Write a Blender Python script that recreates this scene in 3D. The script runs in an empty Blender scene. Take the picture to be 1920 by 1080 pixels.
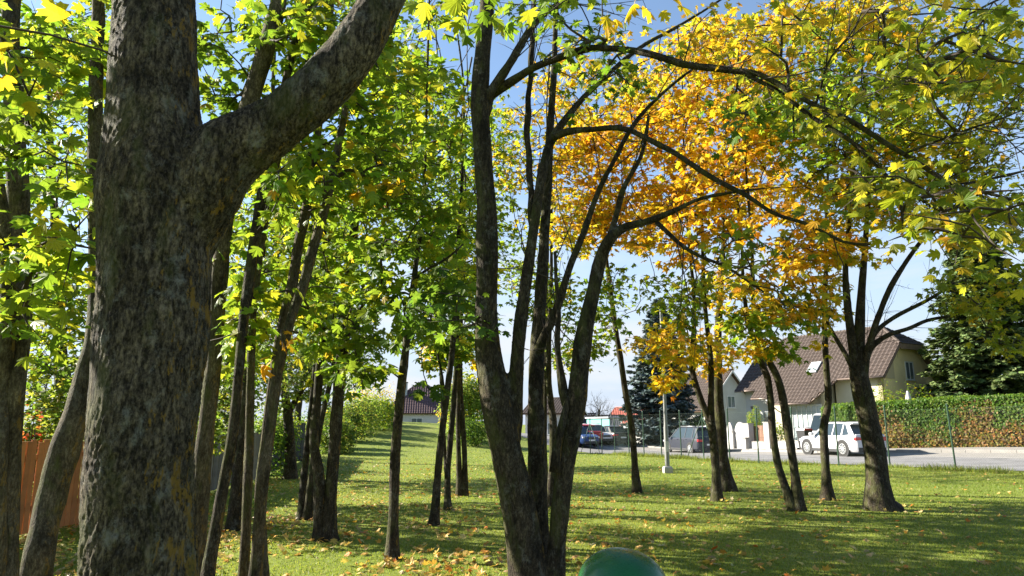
import bpy, bmesh, math, random
import numpy as np
from mathutils import Vector, Matrix, Quaternion

R = math.radians
rng = np.random.default_rng(7)
random.seed(7)
scene = bpy.context.scene
COL = scene.collection

# ------------------------------------------------------------------ camera
EYE = np.array([0.0, 0.0, 1.6])
FPX = 1300.0
PITCH = R(11.1)
cam_d = bpy.data.cameras.new("camera")
cam = bpy.data.objects.new("camera", cam_d)
COL.objects.link(cam)
cam.location = EYE
cam.rotation_euler = (math.pi / 2 + PITCH, 0, 0)
cam_d.sensor_width = 36.0
cam_d.lens = 36.0 * FPX / 1920.0
cam_d.clip_start = 0.05
cam_d.clip_end = 6000
scene.camera = cam

# ------------------------------------------------------------------ light
SUN_EL = R(28)
SUN_A = R(-18)                       # sun from the left, slightly beyond the camera
sx, sy = -math.cos(SUN_A), -math.sin(SUN_A)
SUN_DIR = Vector((sx * math.cos(SUN_EL), sy * math.cos(SUN_EL), math.sin(SUN_EL)))
world = bpy.data.worlds.new("World")
scene.world = world
world.use_nodes = True
wn, wl = world.node_tree.nodes, world.node_tree.links
wn.clear()
wout = wn.new("ShaderNodeOutputWorld")
wbg = wn.new("ShaderNodeBackground")
wbg.inputs["Strength"].default_value = 0.067
sky = wn.new("ShaderNodeTexSky")
sky.sky_type = "NISHITA"
sky.sun_disc = False
sky.sun_elevation = SUN_EL
sky.sun_rotation = math.atan2(sx, sy)      # rotation measured from +Y towards +X
sky.air_density = 1.0
sky.dust_density = 0.15
sky.ozone_density = 1.2
# thin high cloud, denser towards the horizon, all the way round
wtc = wn.new("ShaderNodeTexCoord")
wsep = wn.new("ShaderNodeSeparateXYZ")
wl.new(wtc.outputs["Generated"], wsep.inputs[0])
wmap = wn.new("ShaderNodeMapping")
wmap.inputs["Scale"].default_value = (2.6, 2.6, 12.0)
wl.new(wtc.outputs["Generated"], wmap.inputs[0])
wno = wn.new("ShaderNodeTexNoise")
wno.inputs["Scale"].default_value = 1.6
wno.inputs["Detail"].default_value = 7
wno.inputs["Roughness"].default_value = 0.55
wl.new(wmap.outputs[0], wno.inputs["Vector"])
wr = wn.new("ShaderNodeValToRGB")
wr.color_ramp.elements[0].position = 0.43
wr.color_ramp.elements[1].position = 0.60
wl.new(wno.outputs["Fac"], wr.inputs[0])
wb = wn.new("ShaderNodeMapRange")
wb.interpolation_type = "SMOOTHSTEP"
wb.inputs["From Min"].default_value = 0.42
wb.inputs["From Max"].default_value = 0.02
wb.inputs["To Min"].default_value = 0.0
wb.inputs["To Max"].default_value = 0.9
wl.new(wsep.outputs["Z"], wb.inputs["Value"])
wh = wn.new("ShaderNodeMapRange")          # the low haze layer
wh.interpolation_type = "SMOOTHSTEP"
wh.inputs["From Min"].default_value = 0.40
wh.inputs["From Max"].default_value = 0.0
wh.inputs["To Min"].default_value = 0.0
wh.inputs["To Max"].default_value = 0.95
wl.new(wsep.outputs["Z"], wh.inputs["Value"])
wm0 = wn.new("ShaderNodeMath")
wm0.operation = "MULTIPLY"
wl.new(wr.outputs["Color"], wm0.inputs[0])
wl.new(wb.outputs[0], wm0.inputs[1])
whz = wn.new("ShaderNodeMixRGB")
whz.inputs["Color2"].default_value = (2.6, 3.05, 3.8, 1)
wl.new(wh.outputs[0], whz.inputs["Fac"])
wl.new(sky.outputs[0], whz.inputs["Color1"])
wmix = wn.new("ShaderNodeMixRGB")
wmix.inputs["Color2"].default_value = (3.6, 3.7, 3.95, 1)
wl.new(wm0.outputs[0], wmix.inputs["Fac"])
wl.new(whz.outputs[0], wmix.inputs["Color1"])
wl.new(wmix.outputs[0], wbg.inputs["Color"])
wl.new(wbg.outputs[0], wout.inputs["Surface"])

sun_d = bpy.data.lights.new("sun", "SUN")
sun_d.energy = 5.0
sun_d.angle = R(0.5)
sun_d.color = (1.0, 0.93, 0.80)
sun = bpy.data.objects.new("sun", sun_d)
COL.objects.link(sun)
sun.rotation_euler = SUN_DIR.to_track_quat("Z", "Y").to_euler()
sun.location = (-30, -12, 30)

vs = scene.view_settings
vs.view_transform = "Standard"
vs.look = "None"
vs.exposure = 1.95
vs.gamma = 1
vs.use_curve_mapping = False
scene.display_settings.display_device = "sRGB"
cy = scene.cycles
cy.use_denoising = True
try:
    cy.denoiser = "OPENIMAGEDENOISE"
except Exception:
    pass
cy.max_bounces = 9
cy.diffuse_bounces = 6
cy.glossy_bounces = 3
cy.transmission_bounces = 5
cy.transparent_max_bounces = 6
cy.sample_clamp_indirect = 6.0
cy.caustics_reflective = False
cy.caustics_refractive = False


# ------------------------------------------------------------------ small maths
CP, SP = math.cos(PITCH), math.sin(PITCH)


def ray(px, py):
    a, b = (px - 960.0) / FPX, (540.0 - py) / FPX
    d = np.array([a, CP - b * SP, SP + b * CP])
    return d / d[1]


def P(px, py, Y):
    return EYE + ray(px, py) * Y


def to_px(p):
    p = np.atleast_2d(p) - EYE
    dep = p[:, 1] * CP + p[:, 2] * SP
    up = -p[:, 1] * SP + p[:, 2] * CP
    dd = np.maximum(dep, 0.01)
    return 960 + FPX * p[:, 0] / dd, 540 - FPX * up / dd, dep


CTRL = np.array([
    (0, 0, 0), (-6, 2, 0), (6, 2, 0), (0, 8, 0), (-6, 8, 0), (8, 8, .02), (16, 8, .1), (0, 15, 0), (8, 15, 0),
    (-8, 15, .04), (18, 15, .14), (15.3, 23.9, .03), (10, 28, 0), (4.2, 37, 0), (0, 28, 0), (-8, 28, .05),
    (-7, 38, .28), (-7, 48, .95), (-7.5, 56, 1.5), (-7, 66, 1.65), (-15, 56, 1.45), (-15, 38, .28), (-2, 45, .15), (-4, 55, 1.15),
    (3, 50, -.15), (12.8, 50, -.32), (9.8, 85, -1.08), (2, 85, -.8), (-10, 90, .9), (20.9, 28.9, .2), (24, 33, .48),
    (30, 40, .65), (15.9, 33.3, .06), (22, 45, .25), (30, 60, .2), (40, 30, .8), (25, 20, .4), (-15, 10, .05), (-20, 25, .1),
    (60, 60, .5), (0, 130, -1), (-60, 60, 1), (60, 130, 0), (-60, 130, 0), (-40, 0, 0), (40, 0, .8), (0, -30, 0)], float)


def _tps(r2):
    return np.where(r2 > 1e-9, 0.5 * r2 * np.log(np.maximum(r2, 1e-9)), 0)


_n = len(CTRL)
_K = _tps(((CTRL[:, None, :2] - CTRL[None, :, :2]) ** 2).sum(-1)) + np.eye(_n) * 2.0
_Pm = np.c_[np.ones(_n), CTRL[:, :2]]
_A = np.block([[_K, _Pm], [_Pm.T, np.zeros((3, 3))]])
_W = np.linalg.solve(_A, np.r_[CTRL[:, 2], 0, 0, 0])


def terrain(x, y):
    x = np.asarray(x, float)
    y = np.asarray(y, float)
    sh = x.shape
    xf, yf = np.clip(x.ravel(), -70, 75), np.clip(y.ravel(), -30, 140)
    out = np.empty(len(xf))
    for i in range(0, len(xf), 20000):
        a, b = xf[i:i + 20000], yf[i:i + 20000]
        r2 = (a[:, None] - CTRL[:, 0]) ** 2 + (b[:, None] - CTRL[:, 1]) ** 2
        out[i:i + 20000] = _tps(r2) @ _W[:_n] + _W[_n] + _W[_n + 1] * a + _W[_n + 2] * b
    return out.reshape(sh)


def tz(x, y):
    return float(terrain(np.array([x]), np.array([y]))[0])


def G(px, py, ymax=140.0):
    """where the ray through a point of the picture meets the terrain"""
    d = ray(px, py)
    Y = np.arange(2.0, ymax, 0.1)
    pts = EYE + d * Y[:, None]
    below = pts[:, 2] < terrain(pts[:, 0], pts[:, 1])
    k = np.argmax(below) if below.any() else len(Y) - 1
    return pts[k]


# ------------------------------------------------------------------ materials
def lin(r, g, b):
    f = lambda c: c / 12.92 if c <= .04045 else ((c + .055) / 1.055) ** 2.4
    return (f(r / 255), f(g / 255), f(b / 255), 1)


def new_mat(name):
    m = bpy.data.materials.new(name)
    m.use_nodes = True
    nt = m.node_tree
    nt.nodes.clear()
    out = nt.nodes.new("ShaderNodeOutputMaterial")
    return m, nt.nodes, nt.links, out


def ramp(n, stops):
    r = n.new("ShaderNodeValToRGB")
    e = r.color_ramp.elements
    while len(e) < len(stops):
        e.new(0.5)
    for el, (p, c) in zip(e, stops):
        el.position = p
        el.color = c if len(c) == 4 else (*c, 1)
    return r


def noise(n, l, vec, scale, detail=4, rough=.55, dist=0.0):
    t = n.new("ShaderNodeTexNoise")
    t.inputs["Scale"].default_value = scale
    t.inputs["Detail"].default_value = detail
    t.inputs["Roughness"].default_value = rough
    t.inputs["Distortion"].default_value = dist
    if vec is not None:
        l.new(vec, t.inputs["Vector"])
    return t


def mapping(n, l, vec, scale=(1, 1, 1), rot=(0, 0, 0)):
    m = n.new("ShaderNodeMapping")
    m.inputs["Scale"].default_value = scale
    m.inputs["Rotation"].default_value = rot
    l.new(vec, m.inputs["Vector"])
    return m.outputs[0]


def mix(n, l, fac, a, b, mode="MIX"):
    m = n.new("ShaderNodeMixRGB")
    m.blend_type = mode
    for s, v in (("Fac", fac), ("Color1", a), ("Color2", b)):
        if isinstance(v, (int, float)):
            m.inputs[s].default_value = v
        elif isinstance(v, tuple):
            m.inputs[s].default_value = v if len(v) == 4 else (*v, 1)
        else:
            l.new(v, m.inputs[s])
    return m.outputs[0]


def simple(name, col, rough=.6, metal=0.0, var=.15, scale=6.0, bump=0.0, spec=.5, coat=0.0, each=0.0):
    """plain paint, plaster, metal: one colour with mottling"""
    m, n, l, out = new_mat(name)
    b = n.new("ShaderNodeBsdfPrincipled")
    tc = n.new("ShaderNodeTexCoord")
    no = noise(n, l, tc.outputs["Object"], scale, 6, .6)
    c = tuple(col[:3])
    r = ramp(n, [(.3, tuple(x * (1 - var) for x in c)), (.7, tuple(min(1, x * (1 + var)) for x in c))])
    l.new(no.outputs["Fac"], r.inputs[0])
    cc = r.outputs[0]
    if each:                  # every piece a little different
        oi = n.new("ShaderNodeObjectInfo")
        er = ramp(n, [(0, (1 - each,) * 3), (1, (1 + each,) * 3)])
        l.new(oi.outputs["Random"], er.inputs[0])
        cc = mix(n, l, 1.0, cc, er.outputs[0], "MULTIPLY")
    l.new(cc, b.inputs["Base Color"])
    b.inputs["Roughness"].default_value = rough
    b.inputs["Metallic"].default_value = metal
    b.inputs["Specular IOR Level"].default_value = spec
    b.inputs["Coat Weight"].default_value = coat
    if bump:
        n2 = noise(n, l, tc.outputs["Object"], scale * 12, 4, .6)
        bp = n.new("ShaderNodeBump")
        bp.inputs["Strength"].default_value = bump
        bp.inputs["Distance"].default_value = .01
        l.new(n2.outputs["Fac"], bp.inputs["Height"])
        l.new(bp.outputs[0], b.inputs["Normal"])
    l.new(b.outputs[0], out.inputs[0])
    return m


def leaf_mat(name, source, trans=.5, rough=.5, spec=.3):
    m, n, l, out = new_mat(name)
    if source == "attr":
        a = n.new("ShaderNodeAttribute")
        a.attribute_name = "leaf_col"
        c = a.outputs["Color"]
    else:
        a = n.new("ShaderNodeObjectInfo")
        c = a.outputs["Color"]
    tc = n.new("ShaderNodeTexCoord")
    no = noise(n, l, tc.outputs["Object"], 22 if source == "attr" else 14, 3, .6)
    r = ramp(n, [(.25, (.78, .74, .7)), (.7, (1.15, 1.12, 1.1))])
    l.new(no.outputs["Fac"], r.inputs[0])
    c = mix(n, l, 1.0, c, r.outputs[0], "MULTIPLY")
    if source == "obj":       # palmate veins and a few brown specks
        sp = n.new("ShaderNodeSeparateXYZ")
        l.new(tc.outputs["Object"], sp.inputs[0])
        at = n.new("ShaderNodeMath")
        at.operation = "ARCTAN2"
        l.new(sp.outputs["X"], at.inputs[0])
        l.new(sp.outputs["Y"], at.inputs[1])
        mu = n.new("ShaderNodeMath")
        mu.operation = "MULTIPLY"
        l.new(at.outputs[0], mu.inputs[0])
        mu.inputs[1].default_value = 4.4
        si = n.new("ShaderNodeMath")
        si.operation = "SINE"
        l.new(mu.outputs[0], si.inputs[0])
        ab = n.new("ShaderNodeMath")
        ab.operation = "ABSOLUTE"
        l.new(si.outputs[0], ab.inputs[0])
        vr_ = ramp(n, [(.0, (1.3, 1.3, 1.1)), (.22, (.94, .94, .94)), (1, (1, 1, 1))])
        l.new(ab.outputs[0], vr_.inputs[0])
        c = mix(n, l, 1.0, c, vr_.outputs[0], "MULTIPLY")
        sk_ = noise(n, l, tc.outputs["Object"], 7, 3, .6)
        sr_ = ramp(n, [(.66, (0, 0, 0)), (.74, (1, 1, 1))])
        l.new(sk_.outputs["Fac"], sr_.inputs[0])
        c = mix(n, l, sr_.outputs[0], c, (.16, .085, .02, 1))
    b = n.new("ShaderNodeBsdfPrincipled")
    l.new(c, b.inputs["Base Color"])
    b.inputs["Roughness"].default_value = rough
    b.inputs["Specular IOR Level"].default_value = spec
    t = n.new("ShaderNodeBsdfTranslucent")
    gm = n.new("ShaderNodeGamma")
    gm.inputs["Gamma"].default_value = .76
    l.new(c, gm.inputs["Color"])
    tcg = mix(n, l, 1.0, gm.outputs[0], (1.15, 1.15, .55), "MULTIPLY")
    l.new(tcg, t.inputs["Color"])
    ms = n.new("ShaderNodeMixShader")
    ms.inputs[0].default_value = trans
    l.new(b.outputs[0], ms.inputs[1])
    l.new(t.outputs[0], ms.inputs[2])
    l.new(ms.outputs[0], out.inputs[0])
    return m


def bark_mat(name, dark, light, lichen_w=.5, lichen_y=.5, moss=.4, scale=1.0, bump=.6):
    m, n, l, out = new_mat(name)
    geo = n.new("ShaderNodeNewGeometry")
    pos = geo.outputs["Position"]
    wv = noise(n, l, pos, 6, 3, .6)
    wp = mix(n, l, .035, pos, wv.outputs["Color"], "ADD")
    v1 = mapping(n, l, wp, (34 * scale, 34 * scale, 8.5 * scale))
    fur = noise(n, l, v1, 1.0, 9, .72, .5)
    vor = n.new("ShaderNodeTexVoronoi")
    vor.feature = "DISTANCE_TO_EDGE"
    vor.inputs["Scale"].default_value = 1.0
    l.new(mapping(n, l, wp, (30 * scale, 30 * scale, 8 * scale)), vor.inputs["Vector"])
    vr = ramp(n, [(.0, (0, 0, 0)), (.22, (1, 1, 1))])
    l.new(vor.outputs["Distance"], vr.inputs[0])
    v2 = mapping(n, l, pos, (7, 7, 3.5))
    big = noise(n, l, v2, 1.0, 5, .6)
    fine = noise(n, l, mapping(n, l, pos, (75, 75, 42)), 1.0, 5, .75)
    fm0 = mix(n, l, .50, fur.outputs["Fac"], fine.outputs["Fac"])
    fm1 = mix(n, l, .10, fm0, mix(n, l, 1.0, fm0, vr.outputs[0], "MULTIPLY"))
    r0 = ramp(n, [(.41, dark), (.49, tuple(a * .65 + b * .35 for a, b in zip(dark, light))), (.58, light)])
    l.new(fm1, r0.inputs[0])
    rb = ramp(n, [(.32, (.34, .33, .32)), (.68, (1.5, 1.48, 1.42))])
    l.new(big.outputs["Fac"], rb.inputs[0])
    c = mix(n, l, 1.0, r0.outputs[0], rb.outputs[0], "MULTIPLY")
    # pale lichen in round blotches
    nl = noise(n, l, mapping(n, l, pos, (7, 7, 5.5)), 1.3, 12, .80, .2)
    rl = ramp(n, [(.53, (0, 0, 0)), (.68, (1, 1, 1))])
    l.new(nl.outputs["Fac"], rl.inputs[0])
    fl = n.new("ShaderNodeMath")
    fl.operation = "MULTIPLY"
    l.new(rl.outputs[0], fl.inputs[0])
    fl.inputs[1].default_value = lichen_w
    c = mix(n, l, fl.outputs[0], c, (.26, .255, .215, 1))
    # yellow lichen, mostly on the side away from the left
    sep = n.new("ShaderNodeSeparateXYZ")
    l.new(geo.outputs["Normal"], sep.inputs[0])
    ny = noise(n, l, mapping(n, l, pos, (8, 8, 4), (.3, .1, 0)), 1.7, 12, .78, .1)
    ad = n.new("ShaderNodeMath")
    ad.operation = "MULTIPLY_ADD"
    l.new(sep.outputs["X"], ad.inputs[0])
    ad.inputs[1].default_value = .20
    l.new(ny.outputs["Fac"], ad.inputs[2])
    ry = ramp(n, [(.715, (0, 0, 0)), (.75, (1, 1, 1))])
    l.new(ad.outputs[0], ry.inputs[0])
    fy = n.new("ShaderNodeMath")
    fy.operation = "MULTIPLY"
    l.new(ry.outputs[0], fy.inputs[0])
    fy.inputs[1].default_value = lichen_y
    c = mix(n, l, fy.outputs[0], c, (.26, .155, .025, 1))
    # green algae / moss on the left side
    nm = noise(n, l, mapping(n, l, pos, (5, 5, 2.0), (.1, .5, 0)), 1.5, 6, .65)
    am = n.new("ShaderNodeMath")
    am.operation = "MULTIPLY_ADD"
    l.new(sep.outputs["X"], am.inputs[0])
    am.inputs[1].default_value = -.08
    l.new(nm.outputs["Fac"], am.inputs[2])
    rm = ramp(n, [(.5, (0, 0, 0)), (.66, (1, 1, 1))])
    l.new(am.outputs[0], rm.inputs[0])
    fm = n.new("ShaderNodeMath")
    fm.operation = "MULTIPLY"
    l.new(rm.outputs[0], fm.inputs[0])
    fm.inputs[1].default_value = moss
    c = mix(n, l, fm.outputs[0], c, (.075, .085, .02, 1))
    b = n.new("ShaderNodeBsdfPrincipled")
    l.new(c, b.inputs["Base Color"])
    b.inputs["Roughness"].default_value = .9
    b.inputs["Specular IOR Level"].default_value = .2
    bp = n.new("ShaderNodeBump")
    bp.inputs["Strength"].default_value = bump
    bp.inputs["Distance"].default_value = .03
    hs = n.new("ShaderNodeMath")
    hs.operation = "ADD"
    l.new(fm1, hs.inputs[0])
    l.new(mix(n, l, .82, vr.outputs[0], fur.outputs["Fac"]), hs.inputs[1])
    l.new(hs.outputs[0], bp.inputs["Height"])
    l.new(bp.outputs[0], b.inputs["Normal"])
    l.new(b.outputs[0], out.inputs[0])
    return m


M = {}
M["bark_big"] = bark_mat("bark_big", (.016, .012, .008), (.20, .162, .112), .9, .8, .5, 1.1, .9)
M["bark_mid"] = bark_mat("bark_mid", (.017, .013, .009), (.085, .068, .046), .5, .45, .5, 1.3, .6)
M["bark_pale"] = bark_mat("bark_pale", (.042, .033, .021), (.15, .125, .085), .35, .45, .65, 1.3, .6)
M["twig"] = simple("twig", (.045, .034, .024), .9, var=.3)
M["leaf"] = leaf_mat("leaf", "attr", .55)
M["leaf_one"] = leaf_mat("leaf_one", "obj", .55)
M["fallen"] = leaf_mat("fallen", "obj", .25)
M["fallen_attr"] = leaf_mat("fallen_attr", "attr", .25)
M["needle"] = leaf_mat("needle", "attr", .12, .6, .3)
M["grass"] = leaf_mat("grass", "attr", .45, .55, .3)


# ------------------------------------------------------------------ mesh helpers
def link(o, parent=None):
    COL.objects.link(o)
    if parent is not None:
        o.parent = parent
    return o


def tag(o, label=None, cat=None, group=None, kind=None):
    if label:
        o["label"] = label
    if cat:
        o["category"] = cat
    if group:
        o["group"] = group
    if kind:
        o["kind"] = kind
    return o


def empty(name, loc, rz=0.0):
    o = bpy.data.objects.new(name, None)
    o.empty_display_size = .2
    link(o)
    o.location = loc
    o.rotation_euler = (0, 0, rz)
    return o


def mesh_np(name, verts, faces, mat, parent=None, smooth=True, cols=None):
    """faces: (n,3) or (n,4) int array, or a list of such arrays"""
    if not isinstance(faces, list):
        faces = [faces]
    me = bpy.data.meshes.new(name)
    me.vertices.add(len(verts))
    me.vertices.foreach_set("co", np.asarray(verts, np.float32).ravel())
    loops = np.concatenate([f.ravel() for f in faces]).astype(np.int32)
    sizes = np.concatenate([np.full(len(f), f.shape[1]) for f in faces]).astype(np.int32)
    me.loops.add(len(loops))
    me.loops.foreach_set("vertex_index", loops)
    me.polygons.add(len(sizes))
    me.polygons.foreach_set("loop_start", np.r_[0, np.cumsum(sizes)[:-1]].astype(np.int32))
    me.polygons.foreach_set("loop_total", sizes)
    me.polygons.foreach_set("use_smooth", np.full(len(sizes), smooth))
    if cols is not None:
        a = me.color_attributes.new("leaf_col", "FLOAT_COLOR", "POINT")
        a.data.foreach_set("color", np.c_[cols, np.ones(len(cols))].astype(np.float32).ravel())
    me.update(calc_edges=True)
    me.materials.append(mat)
    o = bpy.data.objects.new(name, me)
    return link(o, parent)


class MB:
    """collects simple solids into one mesh"""

    def __init__(self):
        self.bm = bmesh.new()

    def box(self, lo, hi, bevel=0.0, mat=None):
        lo, hi = Vector(lo), Vector(hi)
        r = bmesh.ops.create_cube(self.bm, size=1)
        c, s = (lo + hi) / 2, hi - lo
        for v in r["verts"]:
            v.co = Vector((v.co.x * s.x + c.x, v.co.y * s.y + c.y, v.co.z * s.z + c.z))
            if mat is not None:
                v.co = mat @ v.co
        if bevel:
            es = list({e for v in r["verts"] for e in v.link_edges})
            bmesh.ops.bevel(self.bm, geom=es, offset=bevel, segments=2, affect="EDGES", profile=.5)
        return self

    def bar(self, a, b, ra, rb=None, seg=8, caps=True):
        a, b = Vector(a), Vector(b)
        rb = ra if rb is None else rb
        d = b - a
        r = bmesh.ops.create_cone(self.bm, cap_ends=caps, segments=seg, radius1=ra, radius2=rb, depth=d.length)
        mt = Matrix.Translation((a + b) / 2) @ d.to_track_quat("Z", "Y").to_matrix().to_4x4()
        bmesh.ops.transform(self.bm, matrix=mt, verts=r["verts"])
        return self

    def lathe(self, prof, seg=24, mat=None):
        """prof: (radius, z) pairs"""
        rings = []
        for r, z in prof:
            if r < 1e-5:
                rings.append([self.bm.verts.new((0, 0, z))])
            else:
                rings.append([self.bm.verts.new((r * math.cos(2 * math.pi * k / seg), r * math.sin(2 * math.pi * k / seg), z)) for k in range(seg)])
        for A, B in zip(rings[:-1], rings[1:]):
            for k in range(seg):
                k2 = (k + 1) % seg
                vs_ = [A[k % len(A)], A[k2 % len(A)], B[k2 % len(B)], B[k % len(B)]]
                u = []
                for v in vs_:
                    if v not in u:
                        u.append(v)
                if len(u) > 2:
                    self.bm.faces.new(u)
        if mat is not None:
            bmesh.ops.transform(self.bm, matrix=mat, verts=[v for r_ in rings for v in r_])
        return self

    def poly(self, pts):
        self.bm.faces.new([self.bm.verts.new(p) for p in pts])
        return self

    def prism(self, pts, off):
        off = Vector(off)
        a = [self.bm.verts.new(p) for p in pts]
        b = [self.bm.verts.new(Vector(p) + off) for p in pts]
        self.bm.faces.new(a)
        self.bm.faces.new(b[::-1])
        n = len(a)
        for i in range(n):
            self.bm.faces.new([a[i], b[i], b[(i + 1) % n], a[(i + 1) % n]])
        return self

    def loft(self, rings, closed=True, caps=True):
        vr = [[self.bm.verts.new(p) for p in r] for r in rings]
        n = len(vr[0])
        for A, B in zip(vr[:-1], vr[1:]):
            for k in range(n if closed else n - 1):
                k2 = (k + 1) % n
                self.bm.faces.new([A[k], A[k2], B[k2], B[k]])
        if caps:
            self.bm.faces.new(vr[0][::-1])
            self.bm.faces.new(vr[-1])
        return self

    def build(self, name, mat, parent=None, smooth=False, angle=None):
        bmesh.ops.recalc_face_normals(self.bm, faces=self.bm.faces)
        me = bpy.data.meshes.new(name)
        self.bm.to_mesh(me)
        self.bm.free()
        if smooth:
            me.polygons.foreach_set("use_smooth", [True] * len(me.polygons))
            if angle:
                me.set_sharp_from_angle(angle=R(angle))
        me.materials.append(mat)
        return link(bpy.data.objects.new(name, me), parent)


# ------------------------------------------------------------------ tubes (stems, boughs, twigs)
def catmull(pts, rad, n):
    pts = np.asarray(pts, float)
    rad = np.asarray(rad, float)
    if len(pts) == 2:
        t = np.linspace(0, 1, n)[:, None]
        return pts[0] * (1 - t) + pts[1] * t, (rad[0] * (1 - t) + rad[1] * t)[:, 0]
    q = np.vstack([2 * pts[0] - pts[1], pts, 2 * pts[-1] - pts[-2]])
    rr = np.r_[rad[0], rad, rad[-1]]
    seg = np.linalg.norm(np.diff(pts, axis=0), axis=1)
    s = np.r_[0, np.cumsum(seg)]
    u = np.linspace(0, s[-1], n)
    k = np.clip(np.searchsorted(s, u, side="right") - 1, 0, len(seg) - 1)
    t = ((u - s[k]) / np.maximum(seg[k], 1e-6))[:, None]
    p0, p1, p2, p3 = q[k], q[k + 1], q[k + 2], q[k + 3]
    out = .5 * (2 * p1 + (p2 - p0) * t + (2 * p0 - 5 * p1 + 4 * p2 - p3) * t ** 2 + (3 * p1 - p0 - 3 * p2 + p3) * t ** 3)
    t = t[:, 0]
    return out, rr[k + 1] * (1 - t) + rr[k + 2] * t


def vnoise(p, f, seed=0):
    """cheap smooth value noise from sines"""
    r = np.random.default_rng(seed)
    out = np.zeros(len(p))
    for i in range(5):
        k = r.normal(size=3) * f
        out += np.sin(p @ k + r.uniform(0, 6.28))
    return out / 3.0


def tube(pts, rad, sides=8, rough=0.0, cap=True, seed=0):
    pts = np.asarray(pts, float)
    rad = np.asarray(rad, float)
    if cap:                      # close both ends with a nearly pointed ring
        pts = np.vstack([pts[0] + (pts[0] - pts[1]) * .001, pts, pts[-1] + (pts[-1] - pts[-2]) * .001])
        rad = np.r_[1e-4, rad, 1e-4]
    n = len(pts)
    t = np.gradient(pts, axis=0)
    t /= np.maximum(np.linalg.norm(t, axis=1)[:, None], 1e-9)
    ref = np.array([1.0, 0.03, 0.02]) if abs(t[0][0]) < .8 else np.array([0, 1.0, .03])
    U = np.empty((n, 3))
    u = ref - t[0] * (ref @ t[0])
    u /= np.linalg.norm(u)
    for i in range(n):
        u = u - t[i] * (u @ t[i])
        u /= max(np.linalg.norm(u), 1e-9)
        U[i] = u
    V = np.cross(t, U)
    a = np.linspace(0, 2 * np.pi, sides, endpoint=False)
    ring = U[:, None, :] * np.cos(a)[None, :, None] + V[:, None, :] * np.sin(a)[None, :, None]
    rr = np.asarray(rad, float)[:, None] * np.ones(sides)
    if rough:
        p = (pts[:, None, :] + ring * rr[:, :, None]).reshape(-1, 3)
        mr = float(np.mean(rad))
        nz = (vnoise(p, 1.6 / max(mr, .02) * .35, seed) + .6 * vnoise(p, 1.2 / max(mr, .02), seed + 1)).reshape(n, sides)
        rr = rr * (1 + rough * nz)
    v = (pts[:, None, :] + ring * rr[:, :, None]).reshape(-1, 3)
    i = np.arange(n - 1)[:, None] * sides
    k = np.arange(sides)[None, :]
    k2 = (k + 1) % sides
    f = np.stack([i + k, i + k2, i + sides + k2, i + sides + k], -1).reshape(-1, 4)
    return v, f


def merge(parts):
    vs_, fs, o = [], [], 0
    for v, f in parts:
        vs_.append(v)
        fs.append(f + o)
        o += len(v)
    return np.vstack(vs_), np.vstack(fs)


# ------------------------------------------------------------------ leaves
def maple_template(detail=2):
    if detail == 2:
        half = [(0, 1.0), (.10, .80), (.20, .76), (.17, .55), (.42, .70), (.44, .58), (.60, .52), (.44, .38), (.30, .26),
                (.50, .20), (.46, .10), (.30, .02), (.10, -.04)]
    elif detail == 1:
        half = [(0, 1.0), (.18, .72), (.16, .54), (.50, .66), (.54, .46), (.30, .26), (.47, .12), (.12, -.04)]
    else:
        half = [(0, 1.0), (.15, .55), (.54, .60), (.32, .24), (.40, .05)]
    pts = half + [(-x, y) for x, y in half[1:]][::-1]
    v = [(0, .12, 0)] + [(x, y, 0) for x, y in pts]
    v = np.array(v, float)
    v[:, 2] = -.28 * (v[:, 0] ** 2) * 1.6 - .22 * np.maximum(v[:, 1], 0) ** 2
    v[0, 2] = .02
    if detail == 2:           # stalk
        b = len(v)
        v = np.vstack([v, [(-.012, 0, .0), (.012, 0, .0), (.0, -.55, .10)]])
    n = len(pts)
    tri = [(0, 1 + (i + 1) % n, 1 + i) for i in range(n)]
    if detail == 2:
        tri.append((b, b + 2, b + 1))
    return v, np.array(tri)


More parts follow.
